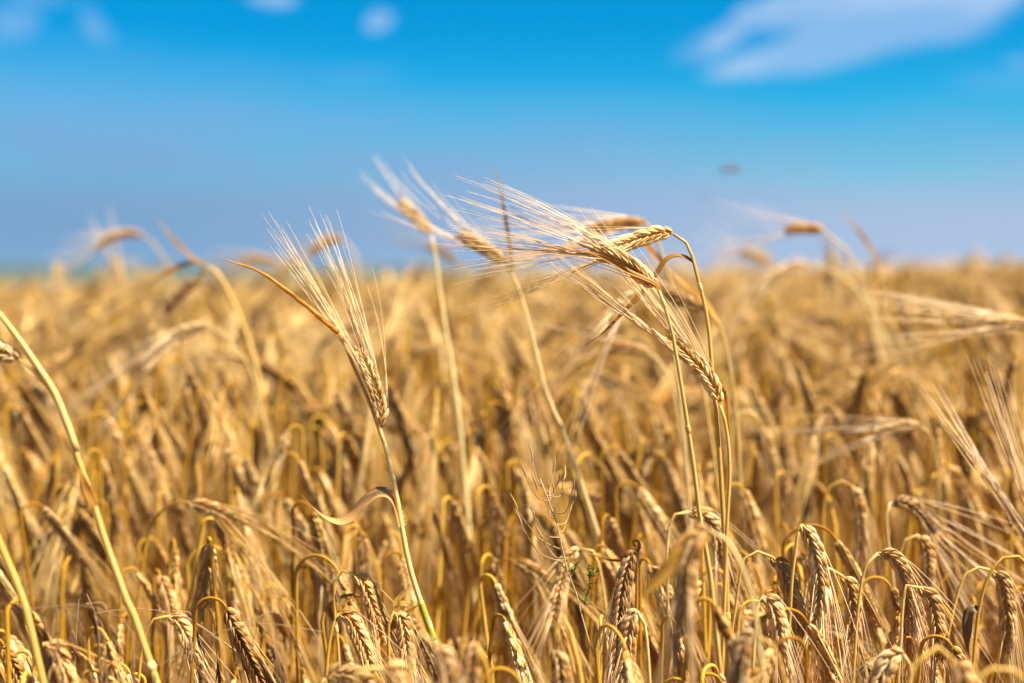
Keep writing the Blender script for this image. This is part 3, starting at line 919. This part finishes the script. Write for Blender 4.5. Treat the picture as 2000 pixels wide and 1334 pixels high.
hero('near ear hanging from the thickest yellow arch at the bottom edge', .84,
     [(1862, 1290), (1845, 1268), (1825, 1265), (1805, 1280), (1786, 1310), (1770, 1352)], [(1862, 1290), (1876, 1310), (1882, 1348), (1884, 1392)], mult=2, awn_r=.00036, awn=.11, spread=.13, bias=(.02, -.1), r=.0016, tone=(1.05, .88, .4),
     ear_tone=(.92, .8, .62), anchor='the thick yellow arch')
hero('blurred near arch crossing the bottom corner, its ear out of the frame', .80,
     [(2012, 1336), (1978, 1308), (1936, 1306), (1905, 1330), (1888, 1376)], [(2012, 1336), (2032, 1372), (2038, 1420)], mult=2, awn_r=.00036, awn=.10, spread=.13, bias=(.02, -.1), r=.0017, tone=(1.0, .84, .42))
hero('blurred grey ear under a narrow yellow crook, right below the pale ear by the weed', .95,
     [(1085, 1268), (1084, 1245), (1092, 1208), (1101, 1201), (1112, 1226), (1125, 1280), (1138, 1345)], [(1085, 1268), (1092, 1292), (1096, 1332), (1096, 1382)], mult=2, awn_r=.00036, awn=.10, spread=.12, bias=(0, -.1), r=.0016, tone=(1.05, .86, .4),
     ear_tone=(.74, .66, .58))
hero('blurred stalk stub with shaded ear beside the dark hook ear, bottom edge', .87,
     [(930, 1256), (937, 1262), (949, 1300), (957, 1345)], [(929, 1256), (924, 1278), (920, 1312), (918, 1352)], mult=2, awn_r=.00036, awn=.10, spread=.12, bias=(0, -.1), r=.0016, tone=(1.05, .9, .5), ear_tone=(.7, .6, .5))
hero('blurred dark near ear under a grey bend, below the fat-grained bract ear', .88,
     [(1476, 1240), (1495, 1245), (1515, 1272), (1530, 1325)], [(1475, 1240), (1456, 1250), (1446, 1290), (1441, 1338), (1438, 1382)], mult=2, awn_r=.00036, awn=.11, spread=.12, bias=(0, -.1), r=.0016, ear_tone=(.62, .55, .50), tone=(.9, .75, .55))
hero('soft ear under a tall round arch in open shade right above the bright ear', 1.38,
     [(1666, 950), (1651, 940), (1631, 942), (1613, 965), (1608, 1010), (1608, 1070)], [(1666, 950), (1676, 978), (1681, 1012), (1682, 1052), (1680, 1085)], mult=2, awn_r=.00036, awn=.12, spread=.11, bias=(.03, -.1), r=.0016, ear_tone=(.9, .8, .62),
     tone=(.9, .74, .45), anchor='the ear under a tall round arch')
hero('blurred arch of pale stem right beside the tall sharp stems, ear hanging down', 1.55,
     [(1489, 832), (1471, 806), (1447, 804), (1431, 830), (1426, 900)], [(1489, 832), (1498, 862), (1505, 902), (1511, 942)], mult=2, awn_r=.00036, awn=.11, spread=.12, bias=(.04, -.1), r=.0017, ear_tone=GOLD, tone=(1.05, .98, .8))
hero('ear hanging left of the tall sharp stems from a jointed yellow arch', 1.2,
     [(1345, 1000), (1330, 998), (1316, 1008), (1306, 1035), (1303, 1080), (1304, 1140)], [(1345, 1000), (1372, 1006), (1395, 1032), (1404, 1070), (1408, 1110)], mult=2, awn_r=.00036, awn=.13, spread=.14, bias=(.04, -.1), r=.0013, ear_tone=(.9, .8, .66), tone=GOLD)

# ------------------------------------------------------------------ weeds between the stalks
def weed():
    D = 1.10
    base_px = (1172, 1345)
    b = P(*base_px, D)
    base = Vector((b.x + .02, b.y, ground_z(b.x, b.y)))
    root = thing('weed_plant', base, 'thin pale branching weed with bare curved seed pods and a small green sprig', 'weed', None)
    sp = [P(x, y, D) for x, y in [(1055, 935), (1070, 975), (1082, 1000), (1094, 1050), (1103, 1100), (1115, 1130), (1126, 1162), (1137, 1205), (1147, 1240), (1160, 1290), (1172, 1345)]] + [base]
    pts = local(spline(sp, 50), base)
    mb = MB()
    mb.tube(pts, [.0004 + .0010 * (i / 49) ** .7 for i in range(50)], 6)
    st = mb.build('stem', M_WEED, root, (.95, .88, .8))
    rng = random.Random(11)
    rows = [((1060, 950), (1040, 905)), ((1064, 960), (1078, 925)), ((1072, 978), (1028, 935)), ((1075, 985), (1085, 950)), ((1083, 1003), (1115, 965)), ((1082, 1000), (1050, 960)),
            ((1088, 1025), (1117, 985)), ((1088, 1020), (1080, 965)), ((1095, 1050), (1045, 1010)), ((1099, 1075), (1012, 1000)), ((1103, 1090), (1060, 1055)), ((1092, 1040), (1112, 1000)),
            ((1068, 968), (1100, 940)), ((1086, 1012), (1072, 975)), ((1106, 1100), (1020, 1030))]
    for (a, c) in rows:
        pa, pc = P(*a, D), P(*c, D + rng.uniform(-.02, .03))
        mid = (pa + pc) * .5 + Vector((rng.uniform(-.004, .004), 0, -.006))
        q = local(spline([pa, mid, pc], 10), base)
        br = MB()
        br.tube(q, [.0005 - .0002 * i / 9 for i in range(10)], 4)
        bo = br.build('branch', M_WEED, root, (.8, .68, .56))
        d = (pc - mid).normalized()
        tip = pc + d * .010 + Vector((0, 0, rng.uniform(.001, .008)))
        pod = MB()
        pod.tube(local(spline([pc, (pc + tip) * .5 + Vector((.001, 0, -.001)), tip], 8), base), [.0002, .0005, .0007, .0007, .0007, .0006, .0004, .0002], 5)
        pod.build('seed_pod', M_WEED, bo, (.85, .75, .65))
    # green sprig
    for (a, c, n) in [((1142, 1180), (1150, 1105), 22), ((1148, 1125), (1168, 1112), 9), ((1115, 1122), (1100, 1110), 6), ((1116, 1118), (1124, 1100), 6)]:
        sprig = MB()
        pa, pc = P(*a, D), P(*c, D)
        q = local(spline([pa, (pa + pc) * .5 + Vector((.002, 0, 0)), pc], 12), base)
        sprig.tube(q, [.0005] * 12, 4)
        for k in range(n):
            p = q[min(11, int(k / n * 12))]
            d = Vector((rng.uniform(-1, 1), rng.uniform(-1, 1), rng.uniform(.1, 1))).normalized() * rng.uniform(.004, .008)
            sprig.tube([p, p + d * .5, p + d], [.0004, .0006, .0001], 4)
        sprig.build('sprig', M_SPRIG, root)
    q = [P(x, y, D - .004) for x, y in [(1120, 1160), (1130, 1185), (1137, 1210)]]
    # the straw the weed leans on belongs to a neighbouring stalk
    return root


weed()


def brome(label, D, stem, spikes, seed, r=.0008, group='brome grass stems at the bottom edge'):
    rng = random.Random(seed)
    sp = [P(x, y, D) for x, y in stem]
    end = sp[0]
    base = Vector((end.x - .02, end.y + .02, ground_z(end.x, end.y)))
    low = Vector((end.x * .6 + base.x * .4, end.y, end.z * .55 + base.z * .45))
    root = thing('brome_grass', base, label, 'wild grass', group)
    pts = local(spline([base, low] + sp, 60), base)
    mb = MB()
    mb.tube(pts, [r * (1 - .7 * i / 59) for i in range(60)], 5)
    mb.build('stem', M_BROME, root)
    for (a, kids) in spikes:
        pa = P(*a, D)
        for (x, y) in kids:
            pc = P(x, y, D + rng.uniform(-.02, .02))
            mid = (pa + pc) * .5 + Vector(((pc.x - pa.x) * .25, 0, abs(pc.x - pa.x) * .25 + .003))
            q = local(spline([pa, mid, pc], 12), base)
            s = MB()
            s.tube(q, [.00035] * 12, 4)
            so = s.build('branch', M_BROME, root)
            k = MB()
            d = (q[-1] - q[-2]).normalized()
            for j in range(5):
                jd = (d + Vector((rng.uniform(-.25, .25), rng.uniform(-.25, .25), -.2))).normalized()
                p0 = q[-1] + d * (.003 * j)
                k.tube([p0, p0 + jd * .004, p0 + jd * .010, p0 + jd * .012], [.0003, .0010, .0007, .0003], 5)
                aw = jd + Vector((rng.uniform(-.2, .2), rng.uniform(-.2, .2), -.1))
                k.tube([p0 + jd * .011, p0 + jd * .011 + aw * .010, p0 + jd * .011 + aw * .022], [.0003, .0002, .0001], 3)
            k.build('spikelet', M_SPIKE, so)
    return root


brome('purplish brome grass stem arching over the bottom corner, its forked tips passing the pale stalk', .98,
      [(-60, 1235), (-10, 1203), (50, 1190), (110, 1184), (165, 1181), (200, 1192), (235, 1205), (262, 1230), (300, 1262)],
      [((108, 1185), [(112, 1240), (140, 1228), (100, 1270)]), ((165, 1181), [(182, 1200), (215, 1218)]), ((183, 1198), [(195, 1285), (208, 1300), (205, 1290)]), ((235, 1205), [(262, 1310), (290, 1270)]),
       ((120, 1186), [(172, 1290)])], 1)
brome('thin brown brome grass arch rising from the bottom and tipping right between two ears', 1.0,
      [(255, 1350), (300, 1312), (340, 1280), (370, 1258), (410, 1240), (460, 1226), (515, 1217), (570, 1224), (632, 1234)],
      [((370, 1256), [(385, 1300), (398, 1325)]), ((412, 1239), [(440, 1310)]), ((515, 1218), [(535, 1255), (545, 1290)]), ((470, 1224), [(500, 1212), (560, 1222)])], 2)
brome('faint brome grass thread crossing the thick pale stalk foot toward the slender ear', 1.08,
      [(150, 1215), (190, 1200), (240, 1190), (290, 1190), (340, 1200), (400, 1228), (460, 1275), (500, 1330)],
      [((340, 1200), [(372, 1240), (380, 1225)]), ((400, 1228), [(425, 1290)])], 4)


def insect(label, px, py, D, s, yaw):
    base = P(px, py, D)
    root = thing('flying_insect', base, label, 'insect', 'insects flying over the field')
    body = MB()
    d = Vector((math.cos(yaw), math.sin(yaw), .05))
    body.tube([d * (t * s) for t in (-.5, -.42, -.2, -.08, .05, .2, .32, .42, .5)], [s * q for q in (.03, .09, .12, .09, .06, .11, .10, .08, .03)], 8)
    m = bpy.data.materials.get('insect_body')
    if m is None:
        m = bpy.data.materials.new('insect_body')
        m.use_nodes = True
        bs = m.node_tree.nodes['Principled BSDF']
        bs.inputs['Base Color'].default_value = (.09, .08, .06, 1)
        bs.inputs['Roughness'].default_value = .45
        wm = bpy.data.materials.new('insect_wing')
        wm.use_nodes = True
        bs = wm.node_tree.nodes['Principled BSDF']
        bs.inputs['Base Color'].default_value = (.35, .34, .32, 1)
        bs.inputs['Alpha'].default_value = .35
        bs.inputs['Roughness'].default_value = .3
    body.build('body', m, root)
    side = Vector((-d.y, d.x, 0)).normalized()
    for q in (-1, 1):
        wg = MB()
        wg.ribbon(spline([d * (s * .15), d * (-.05 * s) + side * (q * s * .4) + Vector((0, 0, .12 * s)), d * (-.30 * s) + side * (q * s * .8) + Vector((0, 0, .18 * s))], 8), [s * .08, s * .2, s * .28, s * .32, s * .32, s * .28, s * .2, s * .06], (0, 0, 1), thick=.0001)
        wg.build('wing', bpy.data.materials['insect_wing'], root)


insect('blurred dark flying insect, the larger speck in the blue sky', 1427, 331, 2.3, .034, .1)
insect('fainter blurred flying insect below and left of the larger speck', 1371, 383, 3.2, .020, .6)


# ------------------------------------------------------------------ the crop
def proto(kind, seed, lod=0):
    """one stalk rooted at the origin, its ear nodding towards +x; returns its parts as meshes' builders"""
    rng = random.Random(seed)
    H = .74
    lean = Vector((rng.uniform(-.04, .10), rng.uniform(-.06, .06), 0))
    sd = [8, 5, 3][lod]
    if kind == 'nod':
        a_end = math.radians(rng.uniform(150, 178))
        R = rng.uniform(.005, .012) if rng.random() < .82 else rng.uniform(.014, .026)
    elif kind == 'half':
        a_end = math.radians(rng.uniform(70, 120))
        R = rng.uniform(.03, .06)
    else:
        a_end = math.radians(rng.uniform(18, 50))
        R = rng.uniform(.08, .16)
    zt = H - R
    sp = [Vector((0, 0, 0)), Vector((lean.x * .25, lean.y * .3, zt * .35)), Vector((lean.x * .6, lean.y * .7, zt * .7))]
    c0 = Vector((lean.x, lean.y, zt))
    a = math.radians(4)
    p = c0.copy()
    sp.append(p.copy())
    k = 9
    for i in range(k):
        a += (a_end * .92 - math.radians(4)) / k
        p = p + Vector((math.sin(a), rng.uniform(-.1, .1), math.cos(a))) * (R * a_end / k)
        sp.append(p.copy())
    L = rng.uniform(.068, .094)
    ear = [p.copy()]
    for i in range(5):
        a = a + (math.radians(178) - a) * rng.uniform(.03, .12) * (1 if kind == 'nod' else .5)
        p = p + Vector((math.sin(a), rng.uniform(-.12, .12), math.cos(a))) * (L / 5)
        ear.append(p.copy())
    stem = MB()
    n = [34, 16, 9][lod]
    n2 = [18, 9, 5][lod]
    pts = spline(sp[:4], n - n2 + 1)[:-1] + spline(sp[3:], n2)
    n = len(pts)
    r = rng.uniform(.0015, .0022)
    stem.tube(pts, [r + (.0011 - r) * (i / (n - 1)) ** 1.5 for i in range(n)], sd)
    if lod == 0:
        for q in (.34, .66):
            i = min(n - 2, next((j for j in range(1, n) if pts[j].z >= q * .7), n - 3))
            T = (pts[i + 1] - pts[i]).normalized()
            stem.tube([pts[i] - T * .004, pts[i], pts[i] + T * .004], [r, r * 1.35, r], sd)
    th = rng.uniform(0, math.pi)
    T = (ear[-1] - ear[0]).normalized()
    S = Matrix.Rotation(th, 3, T) @ T.orthogonal().normalized()
    al = rng.uniform(.115, .155)
    grav = (rng.uniform(-.04, .12), rng.uniform(-.06, .06), -.28)
    spd = rng.uniform(.09, .21)
    if lod == 0:
        gr, aw, ra = ear_parts(ear, S, rng, awn_len=al, spread=spd, bias=grav, awn_r=.00060, mult=2, fat=rng.uniform(1.0, 1.2))
        e, b = merge([ra] + gr), merge(aw)
    elif lod == 1:
        gr, aw, ra = ear_parts(ear, S, rng, awn_len=al, spread=spd, bias=grav, sides=4, awn_sides=3, awn_seg=3, awn_r=.00085, low=True, fat=1.1)
        e, b = merge([ra] + gr), merge(aw)
    else:
        e, b = MB(), MB()
        ep = spline(ear, 6)
        e.tube(ep, [.002, .0052, .006, .0055, .0045, .002], 4, 0, (S, .7))
        for q in range(9):
            d = (T + Vector((rng.uniform(-1, 1), rng.uniform(-1, 1), rng.uniform(-1, 1))) * spd).normalized()
            p0 = ep[rng.randint(1, 5)]
            b.tube([p0, p0 + d * al], [.0013, .0007], 3)
    leaves = []
    nl = [rng.choice((0, 1, 1, 2)), rng.choice((0, 1)), rng.choice((0, 1))][lod]
    for q in range(nl):
        z = rng.uniform(.45, .82) * zt
        i = min(n - 2, next((q for q in range(1, n) if pts[q].z >= z), n - 3))
        p0 = pts[i]
        ph = rng.uniform(0, 6.283)
        o = Vector((math.cos(ph), math.sin(ph), 0))
        LL = rng.uniform(.08, .17)
        up = rng.uniform(-.2, .5)
        lp = [p0, p0 + o * LL * .22 + Vector((0, 0, LL * .25 * up)), p0 + o * LL * .38 + Vector((0, 0, LL * (.2 * up - .2))), p0 + o * LL * .45 + Vector((0, 0, -LL * .75))]
        lm = leaf_mb(lp, rng.uniform(.003, .0065), (0, 0, 1), rng.uniform(0, .7), rng.uniform(-3, 3), [20, 9, 6][lod])
        leaves.append(lm)
    if kind == 'bare':
        e, b = None, None
    return dict(stem=stem, ear=e, beard=b, leaves=leaves, tip=ear[len(ear) // 2], a=a_end)


KINDS = ['nod'] * 11 + ['half'] * 1 + ['up'] * 1 + ['bare'] * 1
PROTOS = [proto(k, 100 + i * 7) for i, k in enumerate(KINDS)]
PMESH = []
for pr in PROTOS:
    PMESH.append(dict(stem=pr['stem'].mesh('stem', [M_FSTEM]), ear=pr['ear'] and pr['ear'].mesh('ear', [M_FGRAIN]), beard=pr['beard'] and pr['beard'].mesh('beard', [M_FAWN]),
                      leaves=[l.mesh('leaf', [M_FLEAF]) for l in pr['leaves']], tip=pr['tip'], kind=None))

templates = bpy.data.collections.new('crop_templates')       # never linked to the scene: shapes the field is sown with


def template(pr, name):
    mb = MB()
    mb.add(pr['stem'], 0)
    if pr['ear']:
        mb.add(pr['ear'], 1)
        mb.add(pr['beard'], 2)
    for l in pr['leaves']:
        mb.add(l, 3)
    return mb


def link_template(mb, name):
    o = bpy.data.objects.new(name, mb.mesh(name, [M_FSTEM, M_FGRAIN, M_FAWN, M_FLEAF]))
    templates.objects.link(o)


NHI = len(PROTOS)
for i, pr in enumerate(PROTOS):
    link_template(template(pr, ''), 'a_stalk_%02d' % i)
MID = [proto(k, 300 + i * 5, 1) for i, k in enumerate(['nod'] * 10 + ['half'] * 1 + ['up'] * 1 + ['bare'] * 0)]
NMID = len(MID)
for i, pr in enumerate(MID):
    link_template(template(pr, ''), 'b_stalk_%02d' % i)
LOW = [proto(k, 500 + i * 5, 2) for i, k in enumerate(['nod'] * 10 + ['half'] * 1 + ['up'] * 1)]
NCL = 5
CL = .5
for c in range(NCL):
    rng = random.Random(900 + c)
    mb = MB()
    tuft = [(rng.uniform(-CL, CL) * .5, rng.uniform(-CL, CL) * .5) for q in range(9)]
    for i in range(46):
        tx0, ty0 = rng.choice(tuft)
        pr = rng.choice(LOW)
        M = Matrix.Translation((tx0 + rng.gauss(0, .05), ty0 + rng.gauss(0, .05), 0)) @ Matrix.Rotation(rng.gauss(0.3, 1.3), 4, 'Z') @ Matrix.Diagonal((1, 1, rng.uniform(.78, 1.05), 1))
        t = template(pr, '')
        b = len(mb.v)
        mb.v += [M @ v for v in t.v]
        mb.uv += t.uv
        mb.f += [tuple(q + b for q in f) for f in t.f]
        mb.mi += t.mi
    link_template(mb, 'c_clump_%02d' % c)

STUFF = []           # (location, rotation z, tilt x, tilt y, scale, template)


def in_frame(x, y, m=0.0):
    D = y
    return abs(x) < .36 * D + m


rng = random.Random(42)
CAND = []
Z0, Z1 = .62, 2.1
cell = 1 / math.sqrt(700)
yy = .30
HERO_EARS = []
for o in list(bpy.data.objects):
    if o.name.startswith('ear') and o.parent is not None and o.parent.get('category') == 'barley stalk':
        vs = [Vector(v.co) + o.parent.location for v in o.data.vertices]
        for q in vs[::max(1, len(vs) // 6)]:
            HERO_EARS.append(project(q))
while yy < 34:
    if yy < 2.7:
        c = cell
    elif yy < 7:
        c = 1 / math.sqrt(430)
    else:
        break
    xm = .36 * yy + (.35 if yy < 2.7 else .5)
    xx = -xm
    while xx < xm:
        x, y = xx + rng.uniform(0, c), yy + rng.uniform(0, c)
        xx += c
        # sown and tillered unevenly: tufts with gaps between them
        dn = mnoise.noise(Vector((x * 12, y * 8, 1.7)))
        if rng.random() > .05 + .95 * min(1, max(0, .44 + dn * 2.2)):
            continue
        if yy >= 2.7:
            nt = NHI + rng.randrange(NMID)
        else:
            nt = rng.randrange(NHI)
        rz = rng.gauss(0.15, .9) if rng.random() < .7 else rng.uniform(-math.pi, math.pi)
        sc = max(.72, min(1.10, rng.gauss(.95 + .05 * max(0, min(1, y - 1.6)) + .10 * mnoise.noise(Vector((x * 4, y * 3, 8.2))), .07)))
        tall = rng.random() < (0 if y < 2.4 else .05 if x > -.10 * y else .006)
        if tall:
            sc *= rng.uniform(1.04, 1.13)
        tx, ty = rng.gauss(0, .05), rng.gauss(-.02, .05)
        loc = Vector((x, y, ground_z(x, y)))
        rec = [loc, rz, tx, ty, sc, nt]
        if KINDS[nt if nt < NHI else 0] != 'nod' and (y < 1.15 or (y < 1.75 and rng.random() < .5)):
            rec[5] = nt = rng.randrange(11)
        near = Z0 < y < Z1 and in_frame(x, y, .02) and nt < NHI
        if y < Z1 and nt < NHI:
            M = Matrix.Translation(loc) @ Matrix.Rotation(rz, 4, 'Z') @ Matrix.Rotation(tx, 4, 'X') @ Matrix.Rotation(ty, 4, 'Y') @ Matrix.Scale(sc, 4)
            top = M @ Vector((0.03, 0, .74))
            px, py, D = project(M @ PMESH[nt]['tip'])
            tpx, tpy, tD = project(top)
            # the near crop stays low, so that the stalks behind it show as in the photograph
            lim = 1045 if y > 1.0 else 1045 + (1.0 - y) * 620
            if y > 1.28:
                lim = max(690, 1045 - (y - 1.28) * 850)
            elif y > 1.12 and not 560 < px < 1080:
                lim = 975
            if px < 560 and y < 1.05:
                lim += 90
            if tpy < lim:
                f = (CAM_Z - loc.z - (lim + rng.uniform(0, 110) - 667 + 127) / 2000 * .72 * y) / .76
                sc = min(sc, f)
                rec[4] = sc
            bad = False
            for hx, hy, hD in HERO_EARS:
                if abs(hx - px) < 34 and abs(hy - py) < 75 and D < hD + .03:
                    bad = True
                    break
            if bad and near:
                continue
        if near:
            CAND.append(rec)
        else:
            STUFF.append(rec)
    yy += c
yy = 7.0
while yy < 33.5:
    xm = min(.36 * yy + 1.5, 15)
    xx = -xm
    while xx < xm:
        x, y = xx + rng.uniform(0, .2), yy + rng.uniform(0, .2)
        xx += CL
        STUFF.append([Vector((x, y, ground_z(x, y))), rng.choice((0, .5, -.5, 3.14)) + rng.uniform(-.3, .3), rng.gauss(0, .03), rng.gauss(0, .03), rng.uniform(.93, 1.07), NHI + NMID + rng.randrange(NCL)])
    yy += CL

# ---- the largest-showing stalks of the near crop are things of their own, the rest is part of the field
KEEP = None
KEEP = set([53,57,58,71,90,91,100,102,104,105,106,107,108,109,110,112,116,117,121,125,126,127,128,130,131,132,133,134,135,136,138,139,140,142,146,148,150,151,155,157,159,160,162,163,166,167,168,171,172,173,174,175,176,177,178,179,180,181,188,190,191,193,196,197,198,199,200,202,203,204,205,206,207,208,209,210,211,212,215,216,217,218,219,223,224,226,227,228,229,230,231,233,234,236,237,238,239,240,241,242,243,244,245,246,247,248,249,250,253,254,255,256,257,259,261,262,263,265,266,268,269,270,271,272,275,276,277,278,279,280,281,282,283,285,288,289,291,292,293,294,295,296,297,299,300,301,302,303,304,305,307,309,310,312,313,314,315,316,317,318,319,320,321,323,324,325,328,329,330,333,334,335,336,337,338,339,341,342,343,344,346,347,348,349,350,351,352,355,356,359,360,361,362,367,370,371,372,373,376,378,385,387,388,389,392,393,394,395,400,408,409,410,412,417,419,421,423,426,435,436,437,438,441,442,443,445,448,450,459,461,463,469,473,476,484,488,496,505,515,521,522,525,530])
tone_rng = random.Random(5)
TONES = [('pale', (1.10, 1.10, 1.10)), ('golden', (1.0, .93, .78)), ('tan', (.92, .86, .78)), ('brown', (.76, .66, .56)), ('grey-brown', (.80, .75, .71))]
POSE = ['hanging', 'hanging', 'hanging', 'hanging', 'hanging', 'hanging', 'hanging', 'hanging', 'hanging', 'hanging', 'hanging', 'nodding', 'raised', 'headless']
FILLS = []
for i, rec in enumerate(CAND):
    ti = tone_rng.choice((0, 1, 1, 2, 2, 3, 4))
    if KEEP is not None and i not in KEEP:
        STUFF.append(rec)
        continue
    loc, rz, tx, ty, sc, nt = rec
    pm = PMESH[nt]
    M = Matrix.Rotation(rz, 4, 'Z') @ Matrix.Rotation(tx, 4, 'X') @ Matrix.Rotation(ty, 4, 'Y') @ Matrix.Scale(sc, 4)
    root = thing('barley_stalk', loc, '', 'barley stalk', GROUP)
    root.rotation_euler = M.to_euler()
    root.scale = (sc, sc, sc)
    tc3 = TONES[ti][1]

    def part(name, me, parent, col):
        o = bpy.data.objects.new(name, me)
        COL.objects.link(o)
        o.parent = parent
        o.color = (*col, 1)
        return o
    part('stem', pm['stem'], root, (1, 1, 1))
    if pm['ear']:
        eo = part('ear', pm['ear'], root, tc3)
        part('beard', pm['beard'], eo, tuple(.5 + .5 * q for q in tc3))
    for l in pm['leaves']:
        part('leaf', l, root, (1, 1, 1))
    q = Matrix.Translation(loc) @ M @ pm['tip']
    px, py, D = project(q)
    dx = math.cos(rz)
    FILLS.append((root, px, py, D, TONES[ti][0], POSE[nt], dx, i))

# labels: look first, then the stalk that one can find and the way from it
WAYS = ['to the right of', 'below and right of', 'below', 'below and left of', 'to the left of', 'above and left of', 'above', 'above and right of']
used = {}
ORD = ['', 'second ', 'third ', 'fourth ', 'fifth ', 'sixth ', 'seventh ', 'eighth ', 'ninth ', 'tenth ']
rows = []
for (root, px, py, D, tn, pose, dx, i) in FILLS:
    a = min(ANCHORS, key=lambda t: (t[0] - px) ** 2 + (t[1] - py) ** 2)
    ang = math.degrees(math.atan2(py - a[1], px - a[0])) % 360
    way = WAYS[int(((ang + 22.5) % 360) // 45)]
    turn = 'right' if dx > .35 else ('left' if dx < -.35 else '')
    if pose == 'headless':
        look = tn + ' leafy stalk without ear'
    elif pose == 'raised':
        look = tn + ' raised ear'
    else:
        look = tn + ' ear ' + pose + (' ' + turn if turn else '')
    rows.append(((px - a[0]) ** 2 + (py - a[1]) ** 2, root, look, way, a[2]))
rows.sort(key=lambda r: r[0])
for _, root, look, way, an in rows:
    key = look + way + an
    k = used.get(key, 0)
    used[key] = k + 1
    root['label'] = (ORD[k] if k < 10 else 'far ') + look + ', ' + way + ' ' + an


# ---- the field itself
def make_field():
    n = len(STUFF)
    me = bpy.data.meshes.new('barley_field')
    me.from_pydata([tuple(r[0]) for r in STUFF], [], [])
    ra = me.attributes.new('sow_rot', 'FLOAT_VECTOR', 'POINT')
    ra.data.foreach_set('vector', np.array([Matrix.Rotation(r[1], 3, 'Z').to_4x4().__matmul__(Matrix.Rotation(r[2], 4, 'X') @ Matrix.Rotation(r[3], 4, 'Y')).to_euler()[:] for r in STUFF], dtype=np.float32).ravel())
    sa = me.attributes.new('sow_scale', 'FLOAT', 'POINT')
    sa.data.foreach_set('value', np.array([r[4] for r in STUFF], dtype=np.float32))
    ia = me.attributes.new('sow_kind', 'INT', 'POINT')
    ia.data.foreach_set('value', np.array([r[5] for r in STUFF], dtype=np.int32))
    ob = bpy.data.objects.new('barley_field', me)
    COL.objects.link(ob)
    ob['kind'] = 'stuff'
    ob['label'] = 'dense golden barley crop filling the field to the horizon'
    ob['category'] = 'barley'
    g = bpy.data.node_groups.new('sow_the_field', 'GeometryNodeTree')
    g.interface.new_socket('Geometry', in_out='INPUT', socket_type='NodeSocketGeometry')
    g.interface.new_socket('Geometry', in_out='OUTPUT', socket_type='NodeSocketGeometry')
    gi = g.nodes.new('NodeGroupInput')
    go = g.nodes.new('NodeGroupOutput')
    ci = g.nodes.new('GeometryNodeCollectionInfo')
    ci.inputs['Collection'].default_value = templates
    ci.inputs['Separate Children'].default_value = True
    ci.inputs['Reset Children'].default_value = True
    ip = g.nodes.new('GeometryNodeInstanceOnPoints')
    ip.inputs['Pick Instance'].default_value = True

    def attr(name, dt):
        nd = g.nodes.new('GeometryNodeInputNamedAttribute')
        nd.data_type = dt
        nd.inputs['Name'].default_value = name
        return nd.outputs['Attribute']
    g.links.new(gi.outputs[0], ip.inputs['Points'])
    g.links.new(ci.outputs[0], ip.inputs['Instance'])
    g.links.new(attr('sow_kind', 'INT'), ip.inputs['Instance Index'])
    g.links.new(attr('sow_rot', 'FLOAT_VECTOR'), ip.inputs['Rotation'])
    g.links.new(attr('sow_scale', 'FLOAT'), ip.inputs['Scale'])
    g.links.new(ip.outputs[0], go.inputs[0])
    md = ob.modifiers.new('sow', 'NODES')
    md.node_group = g
    return ob


make_field()
print('SOWN', len(STUFF), 'CAND', len(CAND), 'FILLS', len(FILLS))
